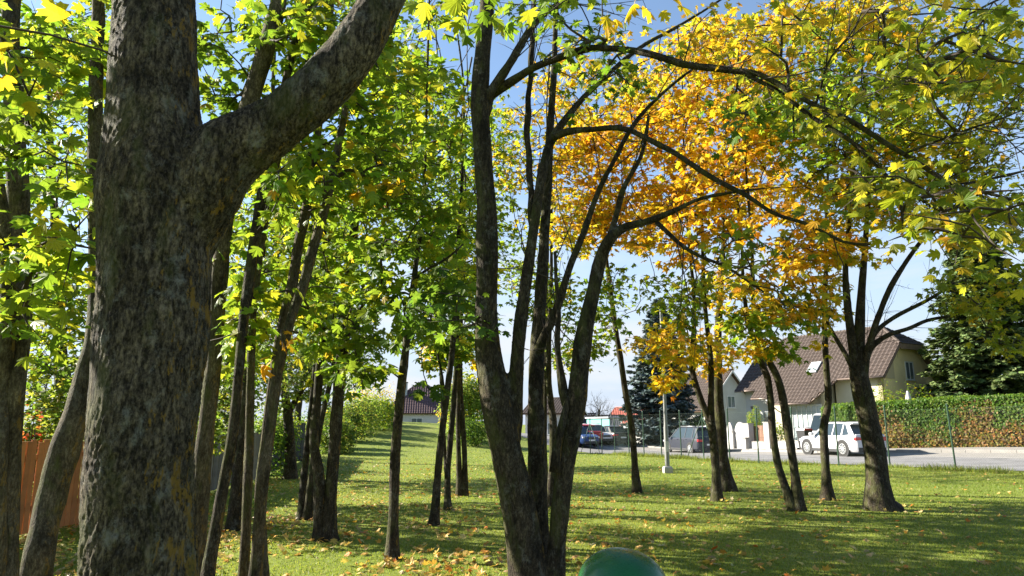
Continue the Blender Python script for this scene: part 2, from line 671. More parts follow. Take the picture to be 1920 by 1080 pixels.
TEMPL = {d: maple_template(d) for d in (0, 1, 2)}
PAL = {   # leaf colours as the leaves have them, (linear rgb, weight)
    "G": [((.085, .165, .014), 5), ((.13, .21, .018), 4), ((.20, .26, .02), 2.5), ((.34, .31, .02), .6)],
    "DG": [((.05, .115, .015), 5), ((.08, .15, .016), 4), ((.13, .2, .02), 1.5)],
    "YG": [((.13, .23, .017), 4), ((.20, .29, .02), 4), ((.34, .35, .02), 2), ((.09, .175, .015), 2.2), ((.46, .31, .02), .4)],
    "Y": [((.58, .43, .02), 4), ((.62, .37, .015), 4), ((.38, .36, .02), 2), ((.18, .24, .02), 1), ((.58, .24, .015), .6)],
    "O": [((.64, .36, .014), 5), ((.62, .28, .012), 3.5), ((.58, .42, .02), 3.5), ((.55, .20, .02), .6), ((.34, .33, .02), 1.6)],
    "OL": [((.18, .225, .016), 4), ((.27, .28, .018), 4), ((.38, .33, .02), 2.5), ((.11, .16, .015), 2.5), ((.5, .30, .02), .8)],
    "YO": [((.40, .36, .02), 3), ((.56, .40, .02), 4), ((.60, .31, .015), 3), ((.25, .28, .02), 2)],
    "FALL": [((.55, .25, .02), 4), ((.55, .36, .05), 4), ((.42, .16, .02), 2), ((.35, .25, .10), 2), ((.24, .13, .05), 1.5)],
    "HEDGE": [((.065, .145, .017), 4), ((.10, .19, .024), 4), ((.15, .215, .03), 2)],
    "HEDGEB": [((.33, .20, .07), 3), ((.27, .22, .06), 4), ((.18, .20, .04), 3), ((.16, .10, .065), 2.5), ((.42, .20, .06), 1.2)],
    "BLUE": [((.08, .12, .125), 4), ((.12, .165, .175), 4), ((.05, .08, .08), 3), ((.17, .22, .23), 2)],
    "SPRUCE": [((.08, .13, .04), 4), ((.12, .175, .055), 4), ((.05, .085, .03), 2), ((.16, .21, .07), 2)],
    "WILLOW": [((.16, .25, .03), 4), ((.22, .30, .045), 4), ((.12, .19, .03), 2), ((.30, .32, .06), 1)],
    "RED": [((.5, .05, .03), 3), ((.5, .12, .03), 3), ((.45, .2, .12), 2)],
    "FALL2": [((.5, .30, .06), 4), ((.55, .40, .12), 4), ((.45, .22, .04), 2), ((.40, .32, .16), 3), ((.26, .16, .07), 2), ((.5, .15, .02), .8)],
    "BUSH": [((.09, .16, .02), 4), ((.15, .21, .03), 4), ((.06, .11, .02), 3), ((.25, .24, .04), 2)],
}


def pick_cols(pal, n, r=rng):
    cs = np.array([c for c, w in PAL[pal]])
    ws = np.array([w for c, w in PAL[pal]], float)
    c = cs[r.choice(len(cs), n, p=ws / ws.sum())]
    return np.clip(c * r.normal(1, .13, (n, 1)) * r.normal(1, .06, (n, 3)), .004, .75)


def unit(v):
    return v / np.maximum(np.linalg.norm(v, axis=-1, keepdims=True), 1e-9)


def leaf_frames(nrm, tipdir):
    """rotation matrices whose Y axis runs to the tip and Z axis is the leaf's upper side"""
    nrm = unit(nrm)
    y = unit(tipdir - nrm * (tipdir * nrm).sum(-1, keepdims=True))
    x = np.cross(y, nrm)
    return np.stack([x, y, nrm], -1)


def leaf_mesh(name, pos, Rm, size, cols, detail, mat, parent=None, base=np.zeros(3), curl=None):
    v, t = TEMPL[detail]
    n = len(pos)
    vv = np.repeat(v[None], n, 0) * size[:, None, None]
    if curl is not None:
        vv[:, :, 2] *= curl[:, None]
        if detail in (1, 2):
            fo = np.random.default_rng(n).uniform(-.25, .55, n)
            vv[:, :, 2] += fo[:, None] * np.abs(vv[:, :, 0]) + .25 * np.roll(fo, 1)[:, None] * vv[:, :, 0]
    w = np.einsum("nij,nkj->nki", Rm, vv) + (pos - base)[:, None, :]
    f = (t[None] + (np.arange(n) * len(v))[:, None, None]).reshape(-1, 3)
    return mesh_np(name, w.reshape(-1, 3), f, mat, parent, False, np.repeat(cols, len(v), 0))


LEAF_ONE = []
for k in range(4):
    v, t = TEMPL[2]
    v = v.copy()
    v[:, 2] *= (.5, 1.0, 1.6, 2.2)[k]
    v[:, 2] += (.38, -.10, .22, .05)[k] * np.abs(v[:, 0]) + (.05, -.14, .18, .1)[k] * v[:, 0]
    v[:, 0] *= 1 + (.05, -.12, .08, -.2)[k] * np.sign(v[:, 0])
    me = bpy.data.meshes.new("leaf")
    me.from_pydata(v.tolist(), [], t.tolist())
    me.materials.append(M["leaf_one"])
    LEAF_ONE.append(me)


def leaf_object(name, me, pos, Rm, size, col, parent=None, base=np.zeros(3)):
    o = bpy.data.objects.new(name, me)
    link(o, parent)
    m4 = Matrix(Rm.tolist()).to_4x4() @ Matrix.Scale(float(size), 4)
    m4.translation = Vector(pos - base)
    o.matrix_basis = m4
    o.color = (*col, 1)
    return o


# ------------------------------------------------------------------ the ground
def axis(stops):
    out = []
    for a, b, s in stops:
        out.append(np.arange(a, b, s))
    return np.concatenate(out + [[stops[-1][1]]])


gx = axis([(-2000, -200, 300), (-200, -70, 26), (-70, -26, 4), (-26, 34, .5), (34, 76, 3), (76, 200, 31), (200, 2000, 300)])
gy = axis([(-600, -30, 95), (-30, -4, 4), (-4, 62, .5), (62, 140, 3), (140, 400, 65), (400, 3000, 520)])
GX, GY = np.meshgrid(gx, gy)
GZ = terrain(GX, GY)
fade = np.clip((np.hypot(GX, GY) - 140) / 300, 0, 1)
GZ = GZ * (1 - fade) + fade * -1.0
nx, ny = len(gx), len(gy)
ii = (np.arange(ny - 1)[:, None] * nx + np.arange(nx - 1)[None, :]).ravel()
m, n, l, out = new_mat("lawn")
geo = n.new("ShaderNodeNewGeometry")
na = noise(n, l, geo.outputs["Position"], .35, 5, .6)
nb = noise(n, l, geo.outputs["Position"], 9, 6, .7)
nc = noise(n, l, mapping(n, l, geo.outputs["Position"], (60, 60, 60)), 1, 3, .7)
ra = ramp(n, [(.3, (.12, .165, .020)), (.55, (.17, .205, .032)), (.75, (.21, .215, .06))])
l.new(na.outputs["Fac"], ra.inputs[0])
rb = ramp(n, [(.3, (.6, .6, .6)), (.7, (1.3, 1.3, 1.25))])
l.new(nb.outputs["Fac"], rb.inputs[0])
rc = ramp(n, [(.3, (.6, .65, .6)), (.7, (1.3, 1.25, 1.3))])
l.new(nc.outputs["Fac"], rc.inputs[0])
c = mix(n, l, 1, ra.outputs[0], rb.outputs[0], "MULTIPLY")
c = mix(n, l, 1, c, rc.outputs[0], "MULTIPLY")
b = n.new("ShaderNodeBsdfPrincipled")
l.new(c, b.inputs["Base Color"])
b.inputs["Roughness"].default_value = .9
b.inputs["Specular IOR Level"].default_value = .15
bp = n.new("ShaderNodeBump")
bp.inputs["Strength"].default_value = .4
bp.inputs["Distance"].default_value = .03
l.new(nc.outputs["Fac"], bp.inputs["Height"])
l.new(bp.outputs[0], b.inputs["Normal"])
l.new(b.outputs[0], out.inputs[0])
M["lawn"] = m
g = mesh_np("ground", np.c_[GX.ravel(), GY.ravel(), GZ.ravel()], np.stack([ii, ii + 1, ii + nx + 1, ii + nx], 1), M["lawn"])
tag(g, "gently rolling mown lawn rising to a low hill", kind="structure")

# the road runs behind the fence; its near edge in the picture
FENCE_PX = [(2150, 905), (1955, 891), (1793, 882), (1669, 876), (1573, 873), (1490, 871), (1423, 869), (1369, 866), (1320, 863), (1278, 860), (1241, 858),
            (1208, 856), (1180, 855), (1153, 853), (1129, 852), (1107, 851)]
FENCE = [G(*p)[:2] for p in FENCE_PX]
fdir = unit(FENCE[-1] - FENCE[2])
fnor = np.array([fdir[1], -fdir[0]])      # away from the park
if fnor[0] < 0:
    fnor = -fnor
near = [FENCE[2] - fdir * 40, FENCE[2] - fdir * 12, FENCE[2], FENCE[9], FENCE[-1], FENCE[-1] + fdir * 12, FENCE[-1] + fdir * 34, FENCE[-1] + fdir * 75]
near = [p + fnor * .7 for p in near]
near[-2] = near[-2] + np.array([4.0, 0])
near[-1] = near[-1] + np.array([14.0, 0])
path, _ = catmull(np.c_[np.array(near), np.zeros(len(near))], np.ones(len(near)), 160)


def strip(name, off0, off1, lift, mat, label=None, kind="structure", nw=9, drop=None):
    d = unit(np.gradient(path[:, :2], axis=0))
    nn = np.c_[d[:, 1], -d[:, 0]]
    offs = np.linspace(off0, off1, nw)
    xy = path[:, None, :2] + nn[:, None, :] * offs[None, :, None]
    z = terrain(xy[..., 0], xy[..., 1]) + lift
    v = np.concatenate([xy, z[..., None]], -1)
    if drop:
        a, b_ = v[:, :1].copy(), v[:, -1:].copy()
        a[..., 2] -= drop
        b_[..., 2] -= drop
        v = np.concatenate([a, v, b_], 1)
        nw += 2
    v = v.reshape(-1, 3)
    i = (np.arange(len(path) - 1)[:, None] * nw + np.arange(nw - 1)[None, :]).ravel()
    o = mesh_np(name, v, np.stack([i, i + nw, i + nw + 1, i + 1], 1), mat, None, not drop)
    return tag(o, label, kind=kind)


M["asphalt"] = simple("asphalt", (.165, .16, .158), .9, var=.30, scale=.9, bump=.5)
M["pave"] = simple("pave", (.22, .205, .185), .9, var=.15, scale=3, bump=.3)
M["kerb"] = simple("kerb", (.27, .255, .235), .85, var=.12, scale=3, bump=.2)
strip("road", 0, 6.2, .02, M["asphalt"], "grey asphalt street behind the wire fence", nw=13)
strip("gutter_strip", 6.2, 6.5, .024, M["kerb"], "pale gutter line along the street edge", nw=3)
strip("parking_strip", 6.5, 8.6, .024, M["pave"], "pale paved parking strip beyond the street", nw=5)
kroot = strip("kerb", 8.62, 8.74, .06, M["kerb"], "pale concrete kerb at the pavement edge", nw=2, drop=.3)
kmb = []
for k in range(3):
    bmk = MB().box((.006, -.085, -.12), (.994, .085, .135 + .006 * k), .012)
    ok = bmk.build("kerb_stone", M["kerb"])
    COL.objects.unlink(ok)
    kmb.append(ok.data)
kd = unit(np.gradient(path[:, :2], axis=0))
kp = path[:, :2] + np.c_[kd[:, 1], -kd[:, 0]] * 8.68
ks = np.r_[0, np.cumsum(np.linalg.norm(np.diff(kp, axis=0), axis=1))]
kx = np.interp(np.arange(0, ks[-1] - 1, 1.0), ks, kp[:, 0])
ky = np.interp(np.arange(0, ks[-1] - 1, 1.0), ks, kp[:, 1])
for i in range(len(kx) - 1):
    px_, _, dd_ = to_px(np.array([kx[i], ky[i], tz(kx[i], ky[i])]))
    if dd_[0] < 4 or not (900 < px_[0] < 2000) or dd_[0] > 75:
        continue
    o_ = bpy.data.objects.new("kerb_stone", kmb[i % 3])
    link(o_, kroot)
    o_.location = (kx[i], ky[i], tz(kx[i], ky[i]))
    o_.rotation_euler = (0, 0, math.atan2(ky[i + 1] - ky[i], kx[i + 1] - kx[i]))
strip("pavement", 8.78, 10.6, .12, M["pave"], "pavement between the kerb and the garden hedge", nw=5)


# ------------------------------------------------------------------ maples
def stem_points(pts, Y, wander, seed):
    r = np.random.default_rng(seed)
    k = len(pts)
    dep = np.full(k, Y) + np.cumsum(r.normal(0, wander, k)) * (np.arange(k) > 0)
    out, rad = [], []
    for i, p in enumerate(pts):
        y = p[3] if len(p) > 3 else dep[i]
        q = P(p[0], p[1], y)
        out.append(q)
        rad.append(p[2] / 2 * y / FPX / math.cos(PITCH) * .97)
    return np.array(out), np.array(rad)


ALL_TREES = []
LEAVES_TOTAL = [0]


def maple(label, Y, stems, blobs, bark="bark_mid", top=10.5, upper=(2.6, 60), one=None, pal_up="YG", boughs=(), flare=1.35, big=False,
          sides=10, name="maple_tree", group="maples on the lawn", lsize=1.0, seed=None, wander=.06, dens=1.0, bare=0, kink=.10):
    """stems: polylines of (px, py, width) from the foot up; boughs: (px, py, width, depth)"""
    seed = seed if seed is not None else len(ALL_TREES) * 17 + 5
    r = np.random.default_rng(seed)
    p0 = stems[0][0]
    if Y is None:
        g0 = G(p0[0], p0[1])
        Y = g0[1]
    f0 = P(p0[0], p0[1], Y)
    base = np.array([f0[0], Y, tz(f0[0], Y)])
    root = empty(name, base)
    tag(root, label, "tree", group)
    tubes, skel, srad = [], [], []
    for si, st in enumerate(stems):
        ext = st[-1] == "up"
        st = [s for s in st if s != "up"]
        q, w = stem_points(st, Y, wander, seed + si)
        if si == 0 or st[0][1] > p0[1] - 25:      # starts at the ground
            off = q[0, :2] - base[:2]
            gz = tz(q[0][0], q[0][1])
            if q[0, 2] > gz + .05:
                q = np.vstack([[q[0, 0] - (q[1, 0] - q[0, 0]) * .2, q[0, 1], gz - .12], q])
                w = np.r_[w[0] * flare, w]
            else:
                q[0, 2] = gz - .12
                w[0] *= flare
        if ext and q[-1, 2] < top:
            d = unit(q[-1] - q[-2])
            d = unit(d * .5 + np.array([r.normal(0, .06), r.normal(0, .06), .75]))
            L = top - q[-1, 2]
            q = np.vstack([q, q[-1] + d * L * .35, q[-1] + d * L * .7 + r.normal(0, .12, 3), q[-1] + unit(d + np.array([0, 0, .4])) * L])
            w = np.r_[w, w[-1] * .75, w[-1] * .45, .02]
        length = np.linalg.norm(np.diff(q, axis=0), axis=1).sum()
        nn = int(np.clip(length / (.05 if big else .09), 12, 140))
        c, cr = catmull(q, w, nn)
        # small kinks and swellings
        nzx = vnoise(c, 2.2, seed + 3)
        c = c + np.c_[nzx, vnoise(c, 2.0, seed + 8), np.zeros(len(c))] * cr[:, None] * kink * (np.arange(nn)[:, None] > 1)
        cr = cr * (1 + .05 * vnoise(c, 4, seed + 4))
        # root flare
        hgt = c[:, 2] - base[2]
        if si == 0 or st[0][1] > p0[1] - 25:
            cr = cr * (1 + .35 * np.exp(-np.maximum(hgt, 0) / .12))
        tubes.append(tube(c, cr, sides * (2 if big else 1), .05, seed=seed + si))
        skel.append(c)
        srad.append(cr)
    trunk_tubes = tubes
    for bi, bo in enumerate(boughs):
        q, w = stem_points(bo, Y, .03, seed + 40 + bi)
        length = np.linalg.norm(np.diff(q, axis=0), axis=1).sum()
        c, cr = catmull(q, w, int(np.clip(length / .08, 8, 90)))
        c = c + np.c_[vnoise(c, 6, seed + 3 + bi), vnoise(c, 5, seed + 9), vnoise(c, 6.5, seed + 5)] * .020
        cr = cr * (1 + .10 * vnoise(c, 9, seed + 2))
        v, f = tube(c, cr, 7, .06, seed=seed + bi)
        mesh_np("branch", v - base, f, M[bark], root)
        skel.append(c)
        srad.append(cr)
    v, f = merge(trunk_tubes)
    tr = mesh_np("trunk", v - base, f, M[bark], root)
    # ---- sprays of leaves in the crown, each tied to the stems by a twig
    cen, pal, dep = [], [], []
    for (cx, cyy, rx, ry, by, dy, k, pl) in blobs:
        k = max(1, int(round(k * dens)))
        s = np.empty((0, 3))
        while len(s) < k:
            t = r.uniform(-1, 1, (max(k * 4, 24), 3))
            t = t[(t ** 2).sum(1) < 1]
            pts = np.array([P(cx + rx * a, cyy + ry * b_, by + dy * c_) for a, b_, c_ in t[:max(k * 2, 4)]])
            nz = vnoise(pts, 3.2 / max(.8, by * .12), seed + 11)
            s = np.vstack([s, pts[nz > -.25]])
        cen.append(s[:k])
        pal += [pl] * k
    if upper and upper[1]:  # upper crown sprays, only outside the view, added for the shade they cast
        rad, k = upper
        tp = skel[0][-1]
        t = r.normal(0, .5, (k, 3)) * np.array([rad, rad, rad * .75])
        up = t + np.array([tp[0], tp[1], top - rad * .75])
        px_, py_, dd = to_px(up)
        keep = ~((py_ > 30) & (px_ > -60) & (px_ < 1980) & (dd > 0))
        cen.append(up[keep])
        pal += [pal_up] * int(keep.sum())
    cen = np.vstack(cen) if cen else np.empty((0, 3))
    pal = np.array(pal)
    if len(cen):
        nodes = np.vstack([s[s[:, 2] > base[2] + 1.6][::2] for s in skel])
        nrad = np.concatenate([w[s[:, 2] > base[2] + 1.6][::2] for s, w in zip(skel, srad)])
        N0 = len(nodes)
        cap = N0 + len(cen) * 5
        nd = np.empty((cap, 3))
        nd[:N0] = nodes
        par = np.full(cap, -1)
        cnt = np.zeros(cap)
        num = N0
        dmin = np.min(((cen[:, None] - nodes[None]) ** 2).sum(-1), 1)
        order = np.argsort(dmin)
        chains, dirs = {}, np.zeros_like(cen)
        for i in order:
            p = cen[i]
            dv = p - nd[:num]
            dist = np.linalg.norm(dv, axis=1)
            cost = dist + .9 * np.maximum(0, -dv[:, 2] - .1) + np.where(np.arange(num) < N0, .15, 0)
            j = int(np.argmin(cost))
            a = nd[j]
            L = dist[j]
            k = 4 if L > .5 else 2
            t = np.linspace(0, 1, k + 1)[1:, None]
            bow = np.array([r.normal(0, .08), r.normal(0, .08), .12]) * L
            pts = a + (p - a) * t + bow * (4 * t * (1 - t)) + r.normal(0, .02, (k, 3)) * min(L, 1)
            idx = list(range(num, num + k))
            nd[num:num + k] = pts
            par[num] = j
            for q_ in range(1, k):
                par[num + q_] = num + q_ - 1
            chains[i] = [j] + idx
            dirs[i] = unit((pts[-1] - (pts[-2] if k > 1 else a)))
            num += k
            q_ = idx[-1]
            while q_ >= 0:
                cnt[q_] += 1
                q_ = par[q_]
        tw = []
        for i, ch in chains.items():
            pts = nd[ch]
            rr = np.minimum(.0022 + .0036 * np.sqrt(np.maximum(cnt[ch], 1)), .0135)
            if ch[0] < N0:
                rr[0] = rr[1] * 1.15
            else:
                rr[0] = min(rr[0], rr[1] * 1.3)
            d = dirs[i] * np.array([1, 1, .5])
            tip = pts[-1] + d * .3
            pts = np.vstack([pts, tip])
            rr = np.r_[rr, .0016]
            tw.append(tube(pts, rr, 5 if rr[0] > .012 else 4))
        # bare side twigs
        for _ in range(bare):
            si = int(r.integers(len(skel)))
            sk_, sw_ = skel[si], srad[si]
            j = int(r.integers(2, len(sk_) - 1))
            if sk_[j, 2] < base[2] + 2.0 or sw_[j] > .07:
                continue
            a = sk_[j]
            d = unit(unit(sk_[j] - sk_[j - 1]) * .6 + r.normal(0, .55, 3) + np.array([0, 0, .15]))
            L = r.uniform(.3, 1.2)
            pts = [a]
            for q_ in range(4):
                d = unit(d + r.normal(0, .16, 3))
                pts.append(pts[-1] + d * L / 4)
            tw.append(tube(np.array(pts), [.0065, .005, .004, .003, .0016], 4))
            for q_ in range(int(r.integers(1, 4))):
                b0 = pts[int(r.integers(1, 4))]
                e = unit(d + r.normal(0, .6, 3)) * L * r.uniform(.2, .5)
                tw.append(tube(np.array([b0, b0 + e * .5 + r.normal(0, .015, 3), b0 + e]), [.0032, .0024, .0013], 3))
        v, f = merge(tw)
        tag(mesh_np("twigs", v - base, f, M["twig"], root), kind="stuff")
        # leaves
        nl = r.integers(10, 17, len(cen))
        sid = np.repeat(np.arange(len(cen)), nl)
        n_ = len(sid)
        d = dirs[sid]
        d[:, 2] *= .4
        d = unit(d)
        side = np.cross(d, np.array([0, 0, 1.0]))
        side = unit(side) * np.where(r.random(n_) < .5, -1, 1)[:, None]
        along = r.uniform(-.28, .34, n_)
        lat = np.abs(r.normal(.11, .07, n_))
        pos = cen[sid] + d * along[:, None] + side * lat[:, None] + np.c_[r.normal(0, .04, n_), r.normal(0, .04, n_), r.normal(-.03, .07, n_)]
        tipd = side * .8 + d * r.uniform(0, 1, n_)[:, None] + np.c_[r.normal(0, .25, n_), r.normal(0, .25, n_), r.normal(-.45, .3, n_)]
        nrm = np.c_[r.normal(0, .62, n_), r.normal(-.18, .66, n_), np.full(n_, 1.0)] + side * .1
        flip = r.random(n_) < .06
        nrm[flip, 2] *= .1
        Rm = leaf_frames(nrm, tipd)
        size = r.uniform(.085, .150, n_) * lsize
        shade = r.normal(1, .10, len(cen))
        col = np.empty((n_, 3))
        for pl in np.unique(pal):
            sel = pal[sid] == pl
            col[sel] = pick_cols(pl, int(sel.sum()), r)
        col = np.clip(col * shade[sid][:, None], .004, .8)
        curl = r.uniform(.4, 1.9, n_)
        pxs, pys, dd = to_px(pos)
        inview = (dd > .3) & (pxs > -40) & (pxs < 1960) & (pys > -40) & (pys < 1110)
        done = np.zeros(n_, bool)
        if one is None:           # the leaves that show largest are leaves of their own
            one = 120 if Y < 13.4 else 0
        if one:
            big_ = np.where(inview, size / np.maximum(dd, .3), 0)
            pick = np.argsort(-big_)[:one]
            pick = pick[big_[pick] > 0]
            for k in pick:
                leaf_object("leaf", LEAF_ONE[int(curl[k] * 2) % 4], pos[k], Rm[k], size[k], col[k], root, base)
            done[pick] = True
        det = np.where(~inview, 0, np.where(dd < 8.6, 2, np.where(dd < 12.2, 1, 0)))
        for dt in (0, 1, 2):
            sel = (~done) & (det == dt)
            if sel.any():
                sz = size[sel] * np.where(inview[sel], 1, 1.5)
                o = leaf_mesh("crown", pos[sel], Rm[sel], sz, col[sel], dt, M["leaf"], root, base, curl[sel])
                tag(o, kind="stuff")
        LEAVES_TOTAL[0] += n_
    ALL_TREES.append(root)
    return root, base, tr


# the big old trunk in front on the left: solid fork by voxel remesh, then bark relief
def remesh_bark(tr, voxel, amp, seed, freq=1.0):
    md = tr.modifiers.new("r", "REMESH")
    md.mode = "VOXEL"
    md.voxel_size = voxel
    ms = tr.modifiers.new("s", "SMOOTH")
    ms.iterations = 6
    dg = bpy.context.evaluated_depsgraph_get()
    me = bpy.data.meshes.new_from_object(tr.evaluated_get(dg))
    old = tr.data
    tr.modifiers.clear()
    tr.data = me
    bpy.data.meshes.remove(old)
    nv = len(me.vertices)
    co = np.empty(nv * 3, np.float32)
    no = np.empty(nv * 3, np.float32)
    me.vertices.foreach_get("co", co)
    me.vertices.foreach_get("normal", no)
    co, no = co.reshape(-1, 3).astype(float), no.reshape(-1, 3).astype(float)
    p = co * np.array([1, 1, .22]) * freq
    w = co + .03 * np.c_[vnoise(co, 9, seed), vnoise(co, 9, seed + 1), vnoise(co, 9, seed + 2)]
    q = w * np.array([1, 1, .22]) * freq
    ridge = .5 - np.abs(vnoise(q, 90, seed + 3)) - .6 * np.abs(vnoise(q * np.array([1, 1, 1.8]) + 3.3, 150, seed + 6))
    fine = vnoise(w * np.array([1, 1, .6]), 300, seed + 4)
    lump = vnoise(co, 6, seed + 5)
    h = (ridge * .62 + fine * .26) * (.75 + .4 * vnoise(co, 9, seed + 8)) + lump * .5
    co = co + no * (h * amp)[:, None]
    me.vertices.foreach_set("co", co.astype(np.float32).ravel())
    me.polygons.foreach_set("use_smooth", [True] * len(me.polygons))
    me.materials.clear()
    me.update()
    return me


t0, b0, tr0 = maple("huge lichen covered trunk in front with a thick limb forking off to the right", 3.1,
    [[(256, 1420, 222), (262, 1080, 192), (273, 900, 190), (286, 700, 194), (295, 540, 204), (294, 350, 202), (290, 220, 176), (287, 100, 166), (285, -60, 160), (283, -400, 150), "up"],
     [(296, 600, 110), (330, 460, 140), (372, 356, 158), (425, 290, 142), (520, 228, 108), (605, 158, 100), (672, 75, 102), (725, -20, 98), (790, -160, 90), "up"]],
    [(-22, 50, 20, 50, 2.7, .2, 1, "Y"), (850, 0, 60, 24, 3.8, .3, 2, "YG"), (1185, -14, 36, 16, 3.4, .2, 1, "Y"), (970, -18, 40, 16, 3.6, .2, 1, "YG")],
    bark="bark_big", top=11, upper=(3.4, 55), lsize=.85, one=60, big=True, sides=12, flare=1.2, wander=.01, pal_up="YG")
me0 = remesh_bark(tr0, .007, .0105, 3)
me0.materials.append(M["bark_big"])

tC, bC, trC = maple("multi-stemmed maple in the middle with dark bark and long boughs arching right", 6.35,
    [[(990, 1118, 80), (966, 960, 62), (946, 850, 60), (930, 750, 59), (918, 640, 50), (917, 520, 42), (915, 420, 42), (905, 300, 38), (898, 180, 38), (905, 80, 35), (912, 0, 30), (915, -120, 26), "up"],
     [(1012, 1118, 56, 6.55), (1004, 980, 38, 6.55), (1003, 850, 34, 6.55), (1004, 720, 31, 6.55), (1010, 620, 27, 6.6), (1020, 450, 21, 6.6), (1026, 356, 19, 6.6), (1032, 237, 17, 6.6), (1038, 148, 14, 6.6), (1041, 36, 12, 6.6), (1042, -60, 10, 6.6), "up"],
     [(1036, 1118, 40, 6.3), (1042, 1000, 33, 6.3), (1052, 900, 34, 6.3), (1066, 810, 36, 6.3), (1080, 740, 37, 6.3), (1092, 640, 34, 6.3), (1110, 560, 29, 6.3), (1125, 490, 25, 6.3), (1145, 448, 22, 6.2), (1172, 427, 18, 6.2), (1220, 414, 15, 6.1), (1270, 393, 12, 6.0), (1310, 374, 10, 5.9), (1372, 361, 8, 5.8), (1450, 352, 6, 5.6), (1512, 352, 4, 5.5)],
     [(948, 930, 24), (954, 850, 36), (960, 790, 36), (966, 730, 28), (971, 660, 26), (980, 580, 25), (992, 490, 22), (1008, 380, 20), (1020, 308, 19), (1035, 262, 18), (1080, 200, 14), (1130, 150, 12), (1200, 90, 10), (1270, 50, 8), (1350, 0, 6), (1420, -50, 5)]],
    [(1120, 130, 85, 65, 5.8, .6, 13, "G"), (1400, 60, 110, 70, 5.4, .6, 6, "YO"), (1500, 170, 130, 90, 5.3, .7, 8, "OL"), (1700, 150, 190, 110, 4.9, .9, 22, "OL"),
     (1830, 400, 110, 130, 4.5, .8, 17, "OL"), (1640, 350, 120, 70, 5, .7, 12, "OL"), (1800, 40, 150, 70, 4.6, .8, 12, "OL"), (1050, 10, 90, 40, 5.6, .5, 8, "G"), (1410, 470, 60, 60, 5.4, .5, 6, "OL"), (1560, 40, 120, 60, 5.2, .8, 8, "YO"),
     (870, 590, 30, 40, 6.2, .3, 4, "DG"), (1440, 215, 60, 40, 5.5, .3, 5, "G")],
    top=10.5, bare=150, kink=.2, upper=(2.6, 14), one=300, lsize=.70, big=True, pal_up="OL", flare=1.15, wander=.02,
    boughs=[[(903, 205, 26), (918, 172, 20), (960, 112, 17), (1000, 52, 15), (1040, 14, 13), (1110, -20, 11)],
            [(905, 210, 28), (925, 178, 21), (970, 147, 18, 6.2), (1030, 113, 16, 6.0), (1085, 92, 16, 5.9), (1150, 90, 15, 5.8), (1220, 103, 15, 5.6), (1300, 121, 15, 5.5), (1400, 131, 14, 5.3), (1450, 151, 12, 5.2), (1530, 195, 11, 5.1), (1620, 240, 11, 5.0), (1700, 290, 10, 4.9), (1790, 336, 9, 4.8), (1850, 357, 7, 4.7), (1935, 392, 5, 4.6)],
            [(1390, 129, 11, 5.3), (1460, 172, 10, 5.25), (1530, 220, 9, 5.2), (1600, 270, 9, 5.1), (1650, 321, 7, 5.0), (1700, 360, 6, 5.0), (1780, 402, 4, 4.9)],
            [(1038, 258, 15, 6.3), (1066, 246, 14, 6.2), (1100, 240, 13, 6.1), (1150, 238, 12, 6.0), (1200, 250, 12, 5.9), (1262, 284, 11, 5.8), (1334, 332, 10, 5.7), (1400, 370, 9, 5.6), (1440, 396, 8, 5.5), (1504, 419, 7, 5.4), (1569, 451, 6, 5.3), (1640, 462, 4, 5.2)],
            [(1228, 416, 10, 6.1), (1275, 456, 8, 6.0), (1322, 486, 7, 5.9), (1368, 508, 5, 5.8), (1430, 548, 4, 5.7)],
            [(1008, 660, 22, 6.55), (1022, 618, 17, 6.5), (1056, 533, 15, 6.45), (1085, 456, 13, 6.4), (1115, 379, 12, 6.4), (1156, 296, 10, 6.3), (1192, 237, 9, 6.3), (1239, 178, 7, 6.2), (1299, 130, 5, 6.1)],
            [(1068, 770, 24, 6.3), (1055, 735, 18, 6.3), (1049, 690, 14, 6.3), (1047, 640, 12, 6.3), (1046, 560, 9, 6.3), (1040, 470, 6, 6.3)],
            [(1040, 890, 20, 6.2), (1048, 808, 16, 6.2), (1056, 760, 14, 6.25), (1062, 740, 12, 6.3)],
            [(1139, 462, 14, 6.25), (1156, 403, 12, 6.2), (1168, 350, 10, 6.1), (1205, 280, 8, 6.0), (1215, 215, 6, 5.9)],
            [(1003, 440, 16, 6.36), (995, 372, 14, 6.4), (991, 267, 13, 6.5), (993, 148, 12, 6.5), (999, 0, 9, 6.5)],
            [(1690, 288, 6, 4.9), (1760, 262, 5, 4.7), (1850, 230, 4, 4.5), (1925, 205, 3, 4.4)],
            [(1790, 340, 5, 4.8), (1860, 330, 4, 4.7), (1930, 320, 3, 4.6)],
            [(1530, 195, 6, 5.1), (1545, 120, 5, 5.0), (1600, 60, 4, 4.9), (1620, 0, 3, 4.8)]])
meC = remesh_bark(trC, .014, .0035, 9, 1.5)
meC.materials.append(M["bark_mid"])

